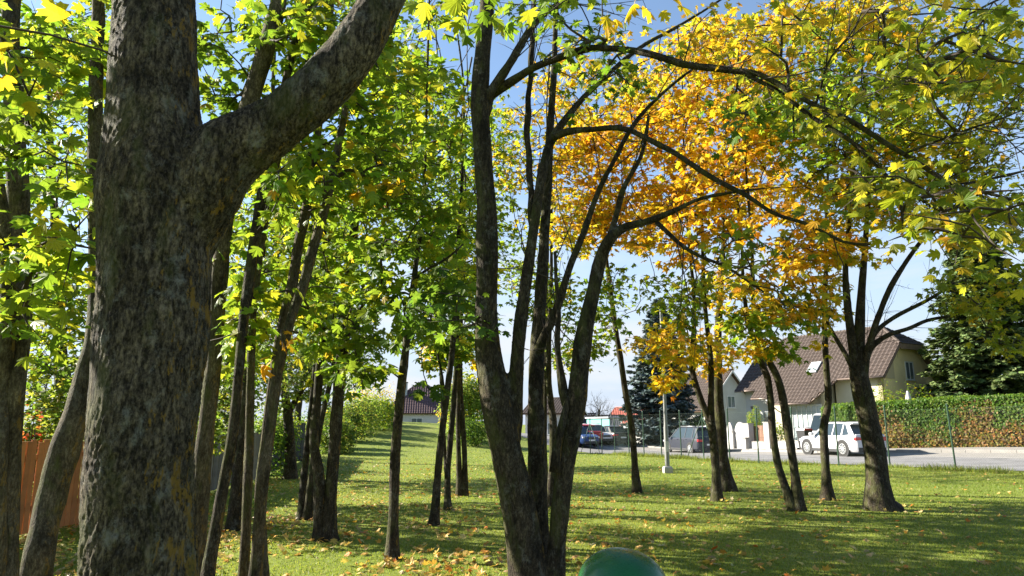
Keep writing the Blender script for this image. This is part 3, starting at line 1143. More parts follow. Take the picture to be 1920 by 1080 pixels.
# left edge
maple("dark maple stem at the left edge of the lawn beside the orange fence", 5.4,
    [[(8, 1170, 42), (14, 1040, 36), (17, 950, 37), (20, 840, 37), (31, 740, 31), (39, 640, 33), (40, 560, 35), (36, 440, 37), (30, 300, 37), (24, 150, 36), (20, 20, 34), "up"],
     [(-14, 1170, 42), (-9, 960, 36), (-3, 840, 33), (5, 740, 29), (12, 640, 27), (15, 560, 25), (8, 420, 22), (-10, 300, 18)]],
    [(90, 430, 90, 150, 4.7, .6, 13, "YG"), (35, 250, 50, 120, 5, .5, 8, "G"), (40, 560, 50, 70, 5, .5, 5, "G"), (60, 90, 60, 70, 6, .9, 12, "YG"),
     (-200, 150, 170, 330, 4.6, 1.6, 34, "YG")],  # unseen leaf clump left of the view, added to shade the huge front trunk
    bark="bark_pale", upper=(2.4, 19), one=110, big=True)
maple("curved maple stem sweeping out from behind the huge front trunk by the orange fence", 6.1,
    [[(58, 1130, 54), (72, 1040, 49), (92, 950, 49), (116, 860, 51), (140, 790, 50), (160, 720, 43), (176, 640, 32), (181, 520, 29), (180, 380, 28), (180, 200, 27), (183, 40, 24), (186, -40, 22), "up"]],
    [(140, 90, 110, 110, 6.6, 1.0, 26, "YG"), (230, 60, 90, 90, 7, 1, 14, "YG"), (110, 330, 70, 80, 6.8, .8, 8, "G")],
    bark="bark_pale", upper=(2.4, 19), one=70, big=True)
maple("mossy brown stem rising close behind the right edge of the huge front trunk", 7.0,
    [[(362, 1096, 38), (372, 960, 33), (384, 830, 31), (398, 700, 30), (409, 560, 30), (422, 430, 31), (440, 310, 33), (468, 190, 35), (500, 80, 34), (526, -20, 32), "up"]],
    [(420, 110, 70, 100, 7.4, .9, 22, "G"), (540, 40, 80, 60, 7.2, .9, 16, "YG"), (600, 90, 90, 80, 7.6, .9, 20, "YG"), (430, 480, 40, 60, 7.4, .5, 7, "G")],
    bark="bark_pale", upper=(2.4, 12), one=50, big=True)
maple("slim dark stem leaning right in front of the tied cluster of trunks", 6.5,
    [[(382, 1130, 27), (391, 1060, 24), (403, 1000, 22), (422, 900, 21), (436, 820, 21), (447, 700, 20), (457, 600, 21), (466, 540, 22), (478, 450, 21), (495, 345, 19), (515, 240, 18), (540, 135, 16), (568, 10, 15), (580, -50, 14), "up"]],
    [(520, 330, 80, 100, 6.9, .8, 12, "YG"), (590, 60, 70, 60, 6.6, .7, 10, "YG"), (440, 600, 40, 60, 6.9, .4, 5, "YG")],
    upper=(2.2, 9), one=80, flare=1.2)
maple("straight slender stem with pale bark at left of the leaning pair", 7.4,
    [[(456, 1088, 18), (461, 1000, 17), (464, 900, 17), (467, 820, 17), (470, 700, 16), (473, 600, 16), (478, 540, 16), (492, 440, 15), (512, 340, 14), (530, 250, 13), (545, 160, 12), "up"]],
    [(490, 560, 60, 70, 7.8, .8, 14, "YG"), (560, 300, 80, 90, 7.6, .9, 14, "YG")],
    bark="bark_pale", upper=(2, 7), one=60, flare=1.15)
maple("twin stems joined at a knotty foot, both leaning right through green leaves", 7.0,
    [[(478, 1096, 27), (482, 1040, 23), (486, 980, 22), (493, 900, 22), (505, 820, 20), (521, 700, 20), (545, 600, 19), (567, 540, 20), (585, 470, 20), (604, 410, 18), (622, 335, 17), (636, 265, 15), (650, 200, 13), (672, 110, 11), "up"],
     [(494, 1096, 22, 7.2), (491, 1000, 18, 7.2), (487, 910, 17, 7.2), (497, 820, 14, 7.2), (513, 700, 16, 7.2), (531, 600, 19, 7.2), (547, 540, 22, 7.2), (560, 460, 21, 7.2), (573, 400, 19, 7.2), (585, 320, 16, 7.2), (600, 220, 13, 7.2), "up"]],
    [(620, 330, 120, 100, 7.2, 1.0, 26, "YG"), (700, 120, 100, 100, 7.2, 1, 32, "YG"), (560, 520, 80, 70, 7.6, .8, 15, "YG"), (720, 260, 70, 80, 7.6, .7, 16, "G"),
     (522, 632, 26, 8, 6.4, .12, 1, "O")],
    bark="bark_pale", upper=(2.2, 12), one=110, flare=1.15,
    boughs=[[(622, 335, 10), (640, 325, 9), (655, 318, 7), (690, 330, 5)], [(560, 622, 5, 7.0), (540, 618, 4, 6.7), (520, 616, 3, 6.5)]])
maple("brown stem standing alone behind the straight slender one", None,
    [[(440, 996, 22), (446, 900, 21), (456, 790, 19), (468, 660, 17), (482, 540, 15), (496, 420, 13), "up"]],
    [(470, 620, 90, 100, 10.6, 1.3, 34, "YG"), (440, 360, 80, 120, 10.8, 1.3, 38, "YG"), (560, 440, 70, 80, 10.6, 1, 24, "YG")], dens=.8, lsize=1.12, upper=(2.2, 13))
maple("thin twin stems in leaf shade at left of the dark forked pair", None,
    [[(566, 975, 15), (571, 890, 13), (578, 820, 12), (588, 720, 11), (596, 620, 10), (604, 520, 9), "up"],
     [(576, 975, 14), (584, 900, 13), (592, 840, 13), (604, 780, 11), (618, 720, 9), (630, 650, 7), (640, 560, 5)]],
    [(590, 540, 80, 110, 11.8, 1.3, 44, "YG"), (560, 300, 100, 110, 12, 1.5, 44, "YG"), (640, 660, 60, 60, 11.8, .9, 18, "G")], dens=.8, lsize=1.12, upper=(2.2, 13), top=9.5)
maple("dark forked pair of trunks standing on the lawn right of the twin leaning stems", None,
    [[(618, 1014, 24), (622, 920, 22), (630, 800, 23), (640, 690, 22), (648, 600, 21), (655, 520, 19), (664, 430, 16), (674, 360, 13), (690, 260, 10), "up"],
     [(602, 1014, 20), (600, 900, 20), (588, 826, 18), (595, 747, 17), (603, 644, 15), (607, 580, 13), (610, 480, 10), (606, 380, 7)]],
    [(660, 430, 120, 130, 9.6, 1.4, 64, "YG"), (720, 200, 120, 130, 9.6, 1.5, 62, "YG"), (660, 640, 55, 50, 9.8, .8, 16, "G"), (600, 600, 50, 60, 9.8, .7, 14, "YG")],
    dens=.8, lsize=1.12, upper=(2.4, 19), one=40, boughs=[[(645, 620, 8), (690, 560, 5), (720, 520, 3)]])
maple("single slim trunk standing in the open left of the middle, forking high", None,
    [[(736, 1050, 21), (738, 960, 19), (741, 860, 19), (749, 760, 18), (758, 680, 16), (767, 600, 14), (776, 530, 12), (781, 485, 10), (790, 420, 8), (796, 330, 6), "up"]],
    [(800, 570, 75, 55, 8.0, .8, 20, "DG"), (750, 410, 110, 110, 8.4, 1.2, 38, "G"), (800, 210, 90, 130, 8.4, 1.2, 36, "YG"), (720, 540, 60, 50, 8.4, .6, 14, "G"), (660, 710, 46, 40, 8.6, .5, 8, "G"), (745, 330, 60, 40, 7.8, .4, 5, "Y")],
    dens=.8, lsize=1.12, upper=(2.4, 19), one=80, boughs=[[(779, 522, 8), (800, 505, 6), (832, 488, 5), (870, 460, 3)]], flare=1.2)
maple("slender dark trunk curving right, nearest of the small clump left of the middle", None,
    [[(812, 985, 15), (820, 900, 13), (826, 840, 13), (836, 750, 12), (847, 660, 11), (854, 570, 10), (858, 460, 8), (866, 340, 6), "up"]],
    [(840, 450, 80, 130, 11, 1.4, 48, "YG"), (800, 250, 90, 120, 11.2, 1.5, 50, "YG"), (795, 620, 40, 40, 11, .5, 10, "YG"), (790, 735, 22, 12, 10.8, .2, 3, "DG")],
    dens=.8, lsize=1.12, upper=(2, 13), boughs=[[(836, 745, 6), (826, 700, 5), (820, 640, 4), (816, 590, 3)]])
maple("thin crooked trunk with a knot low down in the small clump left of the middle", None,
    [[(840, 957, 11), (839, 895, 11), (843, 840, 11), (850, 760, 10), (855, 690, 9), (858, 600, 8), (862, 500, 6), "up"],
     [(838, 896, 9), (834, 850, 7), (831, 790, 6), (826, 700, 5), (824, 620, 4)]],
    [(820, 650, 62, 50, 12.8, .9, 34, "YG"), (860, 520, 70, 100, 13, 1.2, 60, "YG"), (800, 380, 80, 110, 13, 1.4, 60, "G"), (770, 120, 110, 120, 13, 1.5, 64, "YG")],
    dens=.8, lsize=1.12, upper=(2, 9), top=9.5)
maple("left one of two thin straight trunks close together left of the middle", None,
    [[(862, 930, 10), (860, 850, 9), (859, 760, 9), (860, 690, 9), (864, 600, 8), (868, 500, 6), "up"]],
    [(870, 600, 60, 70, 15.4, 1.4, 56, "YG"), (900, 420, 80, 110, 15.6, 1.8, 70, "G")], dens=.8, lsize=1.12, upper=(2, 9), top=9.5)
maple("right one of two thin straight trunks close together left of the middle", None,
    [[(871, 930, 10), (871, 860, 9), (868, 800, 9), (864, 740, 9), (863, 690, 8), (858, 600, 7), (856, 480, 5), "up"]],
    [(850, 660, 40, 30, 15.4, .8, 20, "Y"), (840, 300, 110, 140, 15.6, 1.8, 90, "YG"), (930, 260, 60, 120, 15.6, 1.5, 50, "YG")], dens=.8, lsize=1.12, upper=(2, 9), top=10)
# behind the middle tree and to the right
maple("thin trunk with a knot seen between the stems of the middle maple", None,
    [[(1034, 950, 16), (1036, 880, 15), (1038, 806, 15), (1034, 760, 12), (1029, 710, 11), (1030, 640, 10), (1032, 560, 8), (1034, 480, 6), "up"]],
    [(1050, 570, 70, 70, 13.4, 1.2, 26, "YG"), (1100, 650, 42, 26, 13.4, .6, 12, "YG"), (1060, 400, 60, 80, 13.4, 1.2, 30, "YO")], upper=(2, 9), top=9.5)
maple("thinnest trunk further back between the stems of the middle maple", None,
    [[(1023, 926, 9), (1022, 840, 8), (1022, 740, 8), (1024, 640, 7), (1026, 520, 6), "up"]],
    [(1010, 300, 100, 150, 16, 2, 80, "YO"), (1000, 480, 70, 90, 16, 1.5, 40, "YG"), (1040, 690, 40, 40, 16, .8, 12, "YG")], upper=(2, 9), top=11)
maple("slender leaning trunk alone in the sunny lawn left of the lamp post", None,
    [[(1195, 924, 14), (1190, 870, 12), (1184, 800, 12), (1173, 735, 11), (1165, 680, 11), (1155, 620, 10), (1148, 570, 9), (1140, 510, 8), (1132, 440, 7), (1127, 390, 6), "up"]],
    [(1170, 330, 150, 140, 15.5, 2, 190, "O"), (1110, 400, 70, 80, 16, 1.4, 50, "O"), (1110, 170, 120, 120, 16, 2, 100, "YO"), (1160, 560, 60, 60, 16, 1, 20, "G"), (1120, 600, 30, 60, 16, .8, 10, "YG")],
    bare=40, upper=(2.4, 9), top=11.5, lsize=1.25)
maple("maple with two dark stems forking low and yellow leaves hanging beside the lamp post", None,
    [[(1345, 940, 17), (1342, 880, 15), (1337, 817, 15), (1333, 770, 13), (1333, 699, 11), (1330, 654, 10), (1322, 580, 9), (1318, 500, 7), "up"],
     [(1338, 830, 14), (1328, 785, 13), (1309, 734, 12), (1297, 684, 11), (1301, 610, 9), (1300, 540, 7), (1290, 440, 5), "up"]],
    [(1300, 420, 140, 90, 14, 1.8, 90, "O"), (1340, 280, 150, 110, 14, 2, 160, "O"), (1330, 110, 140, 90, 14, 2, 70, "YO"), (1262, 640, 72, 44, 14.0, 1.0, 30, "Y"), (1280, 560, 80, 60, 14.4, 1.2, 28, "YG"), (1255, 705, 24, 16, 13.8, .4, 8, "Y")],
    upper=(2.4, 9), top=11, lsize=1.25)
maple("stout dark trunk just behind the low-forking stems, right of the lamp post", None,
    [[(1358, 921, 32), (1354, 860, 24), (1349, 790, 21), (1345, 720, 19), (1346, 650, 15), (1350, 560, 12), (1356, 460, 9), "up"]],
    [(1400, 170, 170, 150, 16.5, 2.3, 210, "O"), (1345, 660, 60, 46, 16.2, .9, 24, "Y"), (1440, 330, 120, 90, 16.5, 2, 76, "O"), (1370, 540, 60, 60, 16.5, 1.2, 22, "YO"), (1250, 200, 90, 110, 16.5, 2, 60, "YO")],
    upper=(2.4, 9), top=12, lsize=1.25)
maple("pair of crossing slim trunks sharing one foot in front of the parked white car", None,
    [[(1492, 958, 17), (1474, 920, 15), (1458, 870, 14), (1449, 807, 13), (1446, 755, 13), (1440, 711, 13), (1432, 690, 12), (1416, 645, 11), (1403, 605, 9), (1394, 540, 7), (1390, 450, 5), "up"],
     [(1498, 958, 19), (1490, 890, 16), (1478, 810, 16), (1468, 745, 15), (1456, 704, 14), (1437, 668, 12), (1420, 620, 11), (1412, 560, 9), (1410, 470, 6), "up"]],
    [(1450, 600, 95, 46, 12.6, 1.1, 26, "YG"), (1400, 575, 60, 46, 12.6, 1, 16, "Y"), (1480, 430, 130, 100, 12.6, 1.6, 56, "O"), (1500, 560, 60, 46, 12.4, .9, 16, "YO"), (1460, 655, 42, 22, 12.6, .6, 9, "YG"), (1420, 640, 26, 20, 12.4, .4, 7, "Y")],
    upper=(2.2, 9), top=9.5, lsize=1.25)
maple("slim trunk with a swollen knot standing in front of the white car", None,
    [[(1552, 938, 18), (1549, 880, 15), (1546, 830, 15), (1545, 800, 16), (1553, 752, 13), (1549, 690, 12), (1546, 610, 10), (1549, 520, 8), (1548, 440, 7), (1552, 340, 5), "up"]],
    [(1550, 430, 100, 120, 14.5, 1.7, 64, "YO"), (1520, 230, 110, 100, 14.5, 1.8, 70, "YG"), (1548, 610, 26, 40, 14.2, .5, 9, "YO")], upper=(2, 9), top=10, lsize=1.25)
maple("sturdy dark trunk on the right branching wide into many upright limbs", None,
    [[(1656, 957, 50), (1648, 900, 40), (1640, 850, 38), (1628, 790, 37), (1617, 730, 36), (1610, 690, 34), (1612, 650, 20), (1615, 560, 16), (1620, 480, 12), (1626, 400, 9), (1630, 260, 7), "up"],
     [(1612, 705, 26), (1600, 650, 17), (1590, 570, 14), (1585, 500, 11), (1592, 420, 9), (1600, 300, 7), "up"],
     [(1616, 715, 22), (1628, 660, 12), (1645, 600, 11), (1676, 527, 10), (1725, 455, 8), (1772, 414, 5)],
     [(1618, 700, 20), (1632, 655, 11), (1664, 629, 9), (1704, 616, 8), (1742, 600, 7), (1800, 590, 5)],
     [(1618, 690, 14), (1636, 632, 9), (1672, 598, 8), (1740, 562, 7), (1790, 530, 5)],
     [(1604, 700, 14), (1587, 667, 9), (1561, 623, 7), (1545, 590, 5), (1520, 520, 4)]],
    [(1600, 170, 200, 150, 13, 2.2, 240, "YG"), (1700, 330, 150, 110, 13, 1.8, 95, "YO"), (1800, 180, 150, 190, 13, 2.2, 270, "OL"), (1620, 30, 200, 70, 13, 2, 120, "YO"), (1850, 540, 110, 60, 12.6, 1.4, 46, "OL"), (1600, 400, 100, 80, 13, 1.4, 44, "YO"),
     (1860, 380, 90, 90, 12.6, 1.5, 50, "OL"), (1880, 640, 50, 30, 12.6, .8, 10, "OL")],
    bare=90, kink=.15, upper=(3, 19), top=10.5, flare=1.2, lsize=1.05)
# garden trees on the left, beyond the boundary fence
maple("bright yellow-green garden tree behind the orange board fence", 13.5,
    [[(118, 900, 26), (115, 760, 24), (112, 600, 20), (104, 450, 16), (96, 300, 12), (92, 160, 8), "up"]],
    [(95, 250, 130, 230, 13.5, 2.5, 190, "YG"), (110, 600, 110, 110, 13, 2, 100, "YG"), (110, 735, 90, 70, 12.6, 1.2, 64, "BUSH"), (60, 520, 70, 80, 13, 1.4, 50, "G"), (240, 80, 120, 120, 14, 2, 60, "YG")],
    name="garden_tree", group="garden trees beyond the boundary fence", upper=None, top=12, pal_up="YG")
maple("green garden tree behind the weathered grey fence boards", 15,
    [[(352, 850, 20), (372, 700, 18), (395, 560, 15), (414, 400, 12), "up"]],
    [(440, 640, 90, 120, 15, 2, 150, "YG"), (410, 780, 60, 60, 14.4, 1, 50, "BUSH"), (450, 380, 120, 150, 15, 2, 150, "YG")],
    name="garden_tree", group="garden trees beyond the boundary fence", upper=None, top=10)
maple("shady green garden tree with spreading low limbs near the dark fence", 21,
    [[(545, 850, 20), (540, 780, 17), (532, 700, 14), (524, 600, 11), (520, 480, 8), "up"], [(540, 780, 12), (560, 740, 10), (590, 700, 7), (610, 660, 5)]],
    [(520, 650, 110, 120, 21, 3, 230, "BUSH"), (600, 690, 75, 75, 21, 2.4, 120, "BUSH"), (500, 480, 110, 120, 21, 3, 190, "YG"), (600, 520, 90, 120, 22, 3, 160, "YG"), (430, 720, 60, 90, 20, 2, 80, "BUSH")],
    name="garden_tree", group="garden trees beyond the boundary fence", upper=None, top=11)
maple("light green garden tree above the shrub border on the left slope", 30,
    [[(556, 830, 15), (562, 740, 13), (590, 640, 10), (630, 520, 7), "up"]],
    [(655, 670, 60, 90, 29, 3, 170, "BUSH"), (640, 520, 100, 110, 29, 4, 220, "YG"), (690, 380, 100, 120, 29, 4, 200, "YG")],
    name="garden_tree", group="garden trees beyond the boundary fence", upper=None, top=13)


# ------------------------------------------------------------------ helpers along the street
PD = unit(np.gradient(path[:, :2], axis=0))
PN = np.c_[PD[:, 1], -PD[:, 0]]


def LP(px, off):
    """point on the line that runs a given distance beyond the street's near edge, seen at a given column"""
    q = path[:, :2] + PN * off
    z = terrain(q[:, 0], q[:, 1])
    xs, _, dd = to_px(np.c_[q, z])
    best = None
    for i in range(len(q) - 1):
        if dd[i] > 3 and dd[i + 1] > 3 and (xs[i] - px) * (xs[i + 1] - px) <= 0:
            t = (px - xs[i]) / (xs[i + 1] - xs[i])
            p = q[i] * (1 - t) + q[i + 1] * t
            best = (p, PD[i])
            break
    if best is None:
        k = int(np.argmin(np.abs(xs - px) + (dd < 3) * 1e6))
        best = (q[k], PD[k])
    p, d = best
    return np.array([p[0], p[1], tz(p[0], p[1])]), d


def head(d):
    return math.atan2(d[1], d[0])


TEMPL["q"] = (np.array([(0, 0, 0), (.38, .5, .05), (0, 1, -.08), (-.38, .5, .05)], float), np.array([(0, 1, 2), (0, 2, 3)]))
TEMPL["n"] = (np.array([(-.10, 0, 0), (.10, 0, 0), (.06, .7, -.03), (0, 1, -.08), (-.06, .7, -.03), (-.34, .35, -.05), (.34, .35, -.05), (-.28, .65, -.07), (.28, .65, -.07)], float),
              np.array([(0, 1, 3), (0, 5, 2), (1, 4, 6), (0, 7, 2), (1, 4, 8)]))


# ------------------------------------------------------------------ wire fence along the street
M["post_green"] = simple("post_green", (.018, .055, .026), .45, .1, .2)
M["wire"] = simple("wire", (.02, .038, .026), .5, .1)
fr = empty("wire_fence", (FENCE[2][0], FENCE[2][1], tz(*FENCE[2])))
tag(fr, "tall green chain-link fence on slim posts between lawn and street", "fence")
fb = np.array(fr.location)
POST_H = 2.25
for i, q in enumerate(FENCE):
    z = tz(*q)
    lean = (.05, .02) if i == 2 else (random.uniform(-.02, .02), random.uniform(-.02, .02))
    mb = MB()
    a = Vector((q[0] - fb[0], q[1] - fb[1], z - fb[2] - .2))
    t = a + Vector((-lean[0], lean[1], POST_H + .2))
    mb.bar(a, t, .029, seg=10)
    mb.bar(t, t + Vector((0, 0, .03)), .033, .02, seg=10)
    mb.build("post", M["post_green"], fr, True, 40)
    if i in (8, 15):
        for sgn in (-1, 1):
            e = q + fdir * 1.25 * sgn
            MB().bar((e[0] - fb[0], e[1] - fb[1], tz(*e) - fb[2] - .1), (q[0] - fb[0], q[1] - fb[1], z - fb[2] + 1.95), .018, seg=8).build("brace", M["post_green"], fr, True)
vs_, fs_ = [], []
nv = 0


def ribbon(a, b, w):
    global nv
    a, b = np.array(a), np.array(b)
    d = unit(b - a)
    s = unit(np.cross(d, np.array([fnor[0], fnor[1], 0])))
    vs_.extend([a - s * w, a + s * w, b + s * w, b - s * w])
    fs_.append((nv, nv + 1, nv + 2, nv + 3))
    nv += 4


fl = np.array(FENCE)
seg = np.linalg.norm(np.diff(fl, axis=0), axis=1)
S = np.r_[0, np.cumsum(seg)]
total = S[-1]


def fpt(s, h):
    s = np.clip(s, 0, total)
    x, y = np.interp(s, S, fl[:, 0]), np.interp(s, S, fl[:, 1])
    return [x, y, float(np.interp(s, S, fz)) + h]


fz = np.array([tz(*q) for q in FENCE])
Hm = 2.1
for s in np.arange(-Hm, total, .085):
    for sg in (0, 1):
        s0, s1 = (s, s + Hm) if sg == 0 else (s + Hm, s)
        h0, h1 = .02, Hm
        # clip at the ends
        lo, hi = max(0, min(s0, s1)), min(total, max(s0, s1))
        if hi - lo < .1:
            continue
        t0_, t1_ = ((lo - s) / Hm, (hi - s) / Hm)
        if sg == 0:
            a, b_ = fpt(lo, .02 + t0_ * (Hm - .02)), fpt(hi, .02 + t1_ * (Hm - .02))
        else:
            a, b_ = fpt(lo, Hm - t0_ * (Hm - .02)), fpt(hi, Hm - t1_ * (Hm - .02))
        ribbon(a, b_, .0007)
for h in (.05, 1.05, 2.1):
    for s in np.arange(0, total - .5, .5):
        ribbon(fpt(s, h), fpt(s + .5, h), .002)
tag(mesh_np("wire_mesh", np.array(vs_) - fb, np.array(fs_), M["wire"], fr, False), kind="stuff")

# ------------------------------------------------------------------ board fences on the left boundary
M["board_orange"] = simple("board_orange", (.55, .205, .068), .7, var=.25, scale=4, bump=.4, each=.28)
M["board_grey"] = simple("board_grey", (.19, .17, .145), .85, var=.3, scale=4, bump=.5, each=.3)
M["board_dark"] = simple("board_dark", (.03, .028, .03), .8, var=.3, scale=4, bump=.3)
M["concrete"] = simple("concrete", (.36, .35, .33), .9, var=.15, scale=8, bump=.3)


def board_mesh(w, h, th, mat, r):
    mb = MB()
    x0 = r.uniform(-.004, .004)
    mb.box((-w / 2 + .003, -th / 2, 0), (w / 2 - .003, th / 2, h), .004)
    o = mb.build("board", mat)
    COL.objects.unlink(o)
    return o.data


def board_fence(label, A, B, h, w, mat, gap=.0, post_mat=None, post_step=2.0, lift=.05, tops=.02):
    A, B = np.array(A, float), np.array(B, float)
    d = unit(B - A)
    L = np.linalg.norm(B - A)
    root = empty("board_fence", (A[0], A[1], tz(*A)), math.atan2(d[1], d[0]))
    tag(root, label, "fence")
    r = np.random.default_rng(int(L * 100))
    meshes = [board_mesh(w - gap, h + k * tops, .022, mat, r) for k in range(3)]
    z0 = tz(*A)
    for i in range(int(L / w)):
        s = (i + .5) * w
        q = A + d * s
        o = bpy.data.objects.new("board", meshes[r.integers(3)])
        link(o, root)
        o.location = (s, r.normal(0, .004), tz(*q) - z0 + lift)
        o.rotation_euler = (r.normal(0, .006), r.normal(0, .006), r.normal(0, .02))
    for hh in (.3, h - .25):
        mb = MB()
        for k in range(int(L / 1.0)):
            a, b_ = k * 1.0, min(L, (k + 1) * 1.0)
            za, zb = tz(*(A + d * a)) - z0, tz(*(A + d * b_)) - z0
            mb.prism([(a, .014, za + hh + lift), (a, .054, za + hh + lift), (a, .054, za + hh + .08 + lift), (a, .014, za + hh + .08 + lift)], (b_ - a, 0, zb - za))
        mb.build("rail", mat, root)
    k = 0
    while k * post_step <= L:
        q = A + d * k * post_step
        z = tz(*q) - z0
        MB().box((k * post_step - .045, .056, z - .1), (k * post_step + .045, .14, z + h + .02), .006).build("post", post_mat or mat, root)
        k += 1
    return root


board_fence("orange stained fence of upright boards behind the curved trunk", (-7.45, 5.6), (-6.72, 12.3), 1.27, .115, M["board_orange"], .010)
board_fence("weathered grey fence of upright boards half hidden by leaves", (-6.75, 12.6), (-7.2, 20.4), 1.25, .12, M["board_grey"], .008)
board_fence("dark stained board fence on pale concrete posts beside the slope", (-7.6, 22.0), (-9.2, 31.5), 1.5, .15, M["board_dark"], .004, M["concrete"], 1.6)


# ------------------------------------------------------------------ bushes, hedge, conifers
def foliage_blob(cen, rad, n, size, pal, r, lump=.28, shell=.55, flat=.4, top_pal=None):
    t = unit(r.normal(size=(n, 3)))
    t[:, 2] = np.abs(t[:, 2]) * 1.0 - (t[:, 2] < 0) * .25 * np.abs(t[:, 2])
    t = unit(t)
    rr = (shell + (1 - shell) * r.random(n) ** .6) * (1 + lump * vnoise(t, 3.4, int(r.integers(1e6))))
    pos = np.array(cen) + t * rr[:, None] * np.array(rad)
    nrm = t * .8 + np.c_[r.normal(0, .5, n), r.normal(0, .5, n), r.normal(.6, .4, n)]
    tip = t + np.c_[r.normal(0, .7, n), r.normal(0, .7, n), r.normal(-.2, .5, n)]
    return pos, leaf_frames(nrm, tip), r.uniform(.7, 1.3, n) * size, pick_cols(pal, n, r)


def bush(label, xy, rad, h, pal, n, size=.11, group=None, lobes=3, name="shrub", cat="shrub"):
    r = np.random.default_rng(abs(hash((round(xy[0] * 10), round(xy[1] * 10)))) % 99991)
    z = tz(*xy)
    base = np.array([xy[0], xy[1], z])
    root = empty(name, base)
    tag(root, label, cat, group)
    Ps, Rs, Ss, Cs, st = [], [], [], [], []
    for k in range(lobes):
        o = np.array([r.normal(0, rad * .38), r.normal(0, rad * .38), h * r.uniform(.28, .55)]) if lobes > 1 else np.array([0, 0, h * .4])
        hh = (h - o[2]) * (r.uniform(.7, 1.0) if k else 1)
        p, Rm, s, c = foliage_blob(base + o, (rad * r.uniform(.6, .85), rad * r.uniform(.6, .85), hh), n // lobes, size, pal, r)
        # the lower half reaches the ground
        low = r.random(len(p)) < .3
        p[low, 2] = z + r.random(low.sum()) * o[2]
        Ps.append(p); Rs.append(Rm); Ss.append(s); Cs.append(c)
        for j in range(4):
            e = base + o + np.array([r.normal(0, rad * .3), r.normal(0, rad * .3), hh * r.uniform(.2, .8)])
            a = base + np.array([r.normal(0, .1), r.normal(0, .1), -.05])
            st.append(tube([a, (a + e) / 2 + r.normal(0, .1, 3), e], [.025, .016, .006], 5))
    v, f = merge(st)
    mesh_np("stems", v - base, f, M["twig"], root)
    o = leaf_mesh("foliage", np.vstack(Ps), np.concatenate(Rs), np.concatenate(Ss), np.vstack(Cs), "q", M["leaf"], root, base)
    tag(o, kind="stuff")
    return root


slope = [(-8.9, 35, 1.3, 1.9, "BUSH"), (-9.2, 38.5, 1.4, 2.3, "YG"), (-9.8, 42, 1.5, 2.6, "BUSH"), (-9.9, 46, 1.5, 2.4, "BUSH"), (-10.4, 50, 1.6, 2.6, "G"), (-10.9, 54.5, 1.6, 2.2, "BUSH")]
slab = ["leafy green shrub at the lower end of the border on the left slope", "yellowish shrub second from the bottom of the left slope border",
        "tall green shrub half way up the left slope border", "full green shrub past the middle of the left slope border",
        "dark green shrub near the top of the left slope border", "last shrub of the left border, just before the brown roofed house"]
for (x, y, ra_, h, pl), lb in zip(slope, slab):
    bush(lb, (x, y), ra_, h, pl, 3600, .15, "shrubs bordering the slope on the left")
bush("pale yellow feathery shrub below the chimney of the hill house", (-13.0, 61), 2.0, 3.6, "YO", 2600, .14)
bush("straw coloured bare looking shrub in front of the hill house", (-5.6, 63), 1.5, 1.5, "YO", 1300, .10)
bush("bright green willowy shrub at the right edge of the rising lawn", (-3.1, 48.5), 1.8, 4.6, "WILLOW", 9000, .17, lobes=5)
bush("low dark green bush at the foot of the willowy shrub", (-2.2, 45.8), 1.2, 1.9, "DG", 2200, .13)
bush("russet topped bush behind the willowy shrub", (-3.4, 57), 1.6, 4.6, "YO", 2600, .15)
for i, (x, y, ra_, h, pl, lb) in enumerate([
        (-8.0, 9.2, .9, 2.0, "BUSH", "green bush rising over the orange fence at its left end"),
        (-7.9, 11.6, .9, 2.0, "BUSH", "bushy green shrub over the right end of the orange fence"),
        (-7.75, 10.9, .34, 1.75, "RED", "small bush with red and pink autumn leaves behind the orange fence"),
        (-8.6, 13.6, 1.1, 2.4, "BUSH", "green bush behind the joint of the orange and grey fences"),
        (-7.9, 17.2, 1.0, 2.2, "G", "green bush leaning over the grey board fence"),
        (-7.4, 21.2, .8, 1.8, "DG", "dark ivy covered bush where the grey fence ends"),
        (-8.6, 24.5, 1.2, 2.4, "G", "broad green bush behind the dark board fence"),
        (-9.8, 32.8, 1.2, 2.2, "DG", "dark green bush at the far end of the dark fence")]):
    bush(lb, (x, y), ra_, h, pl, 2600 if pl != "RED" else 420, .10 if pl != "RED" else .07)

# clipped thuja hedge at the street, browned in places
M["hedge_core"] = simple("hedge_core", (.035, .028, .018), .95, var=.3)
ha, _ = LP(1556, 11.2)
hi_, _ = LP(2080, 11.2)
q = path[:, :2] + PN * 11.2
ka = int(np.argmin(np.hypot(*(q - ha[:2]).T)))
kb = int(np.argmin(np.hypot(*(q - hi_[:2]).T)))
k0, k1 = min(ka, kb), max(ka, kb)
hp = path[k0:k1 + 1, :2]
hn = PN[k0:k1 + 1]
s_h = np.r_[0, np.cumsum(np.linalg.norm(np.diff(hp, axis=0), axis=1))]
HL = s_h[-1]
hroot = empty("garden_hedge", (*(hp[0] + hn[0] * 11.2), tz(*(hp[0] + hn[0] * 11.2))))
tag(hroot, "long clipped conifer hedge, green on top and browned below, along the street", "hedge")
hb = np.array(hroot.location)


def hedge_pt(s, off):
    i = np.clip(np.searchsorted(s_h, s) - 1, 0, len(hp) - 2)
    t = ((s - s_h[i]) / (s_h[i + 1] - s_h[i]))[:, None]
    p = hp[i] * (1 - t) + hp[i + 1] * t
    nn = hn[i] * (1 - t) + hn[i + 1] * t
    p = p + nn * off[:, None]
    return np.c_[p, terrain(p[:, 0], p[:, 1])], nn


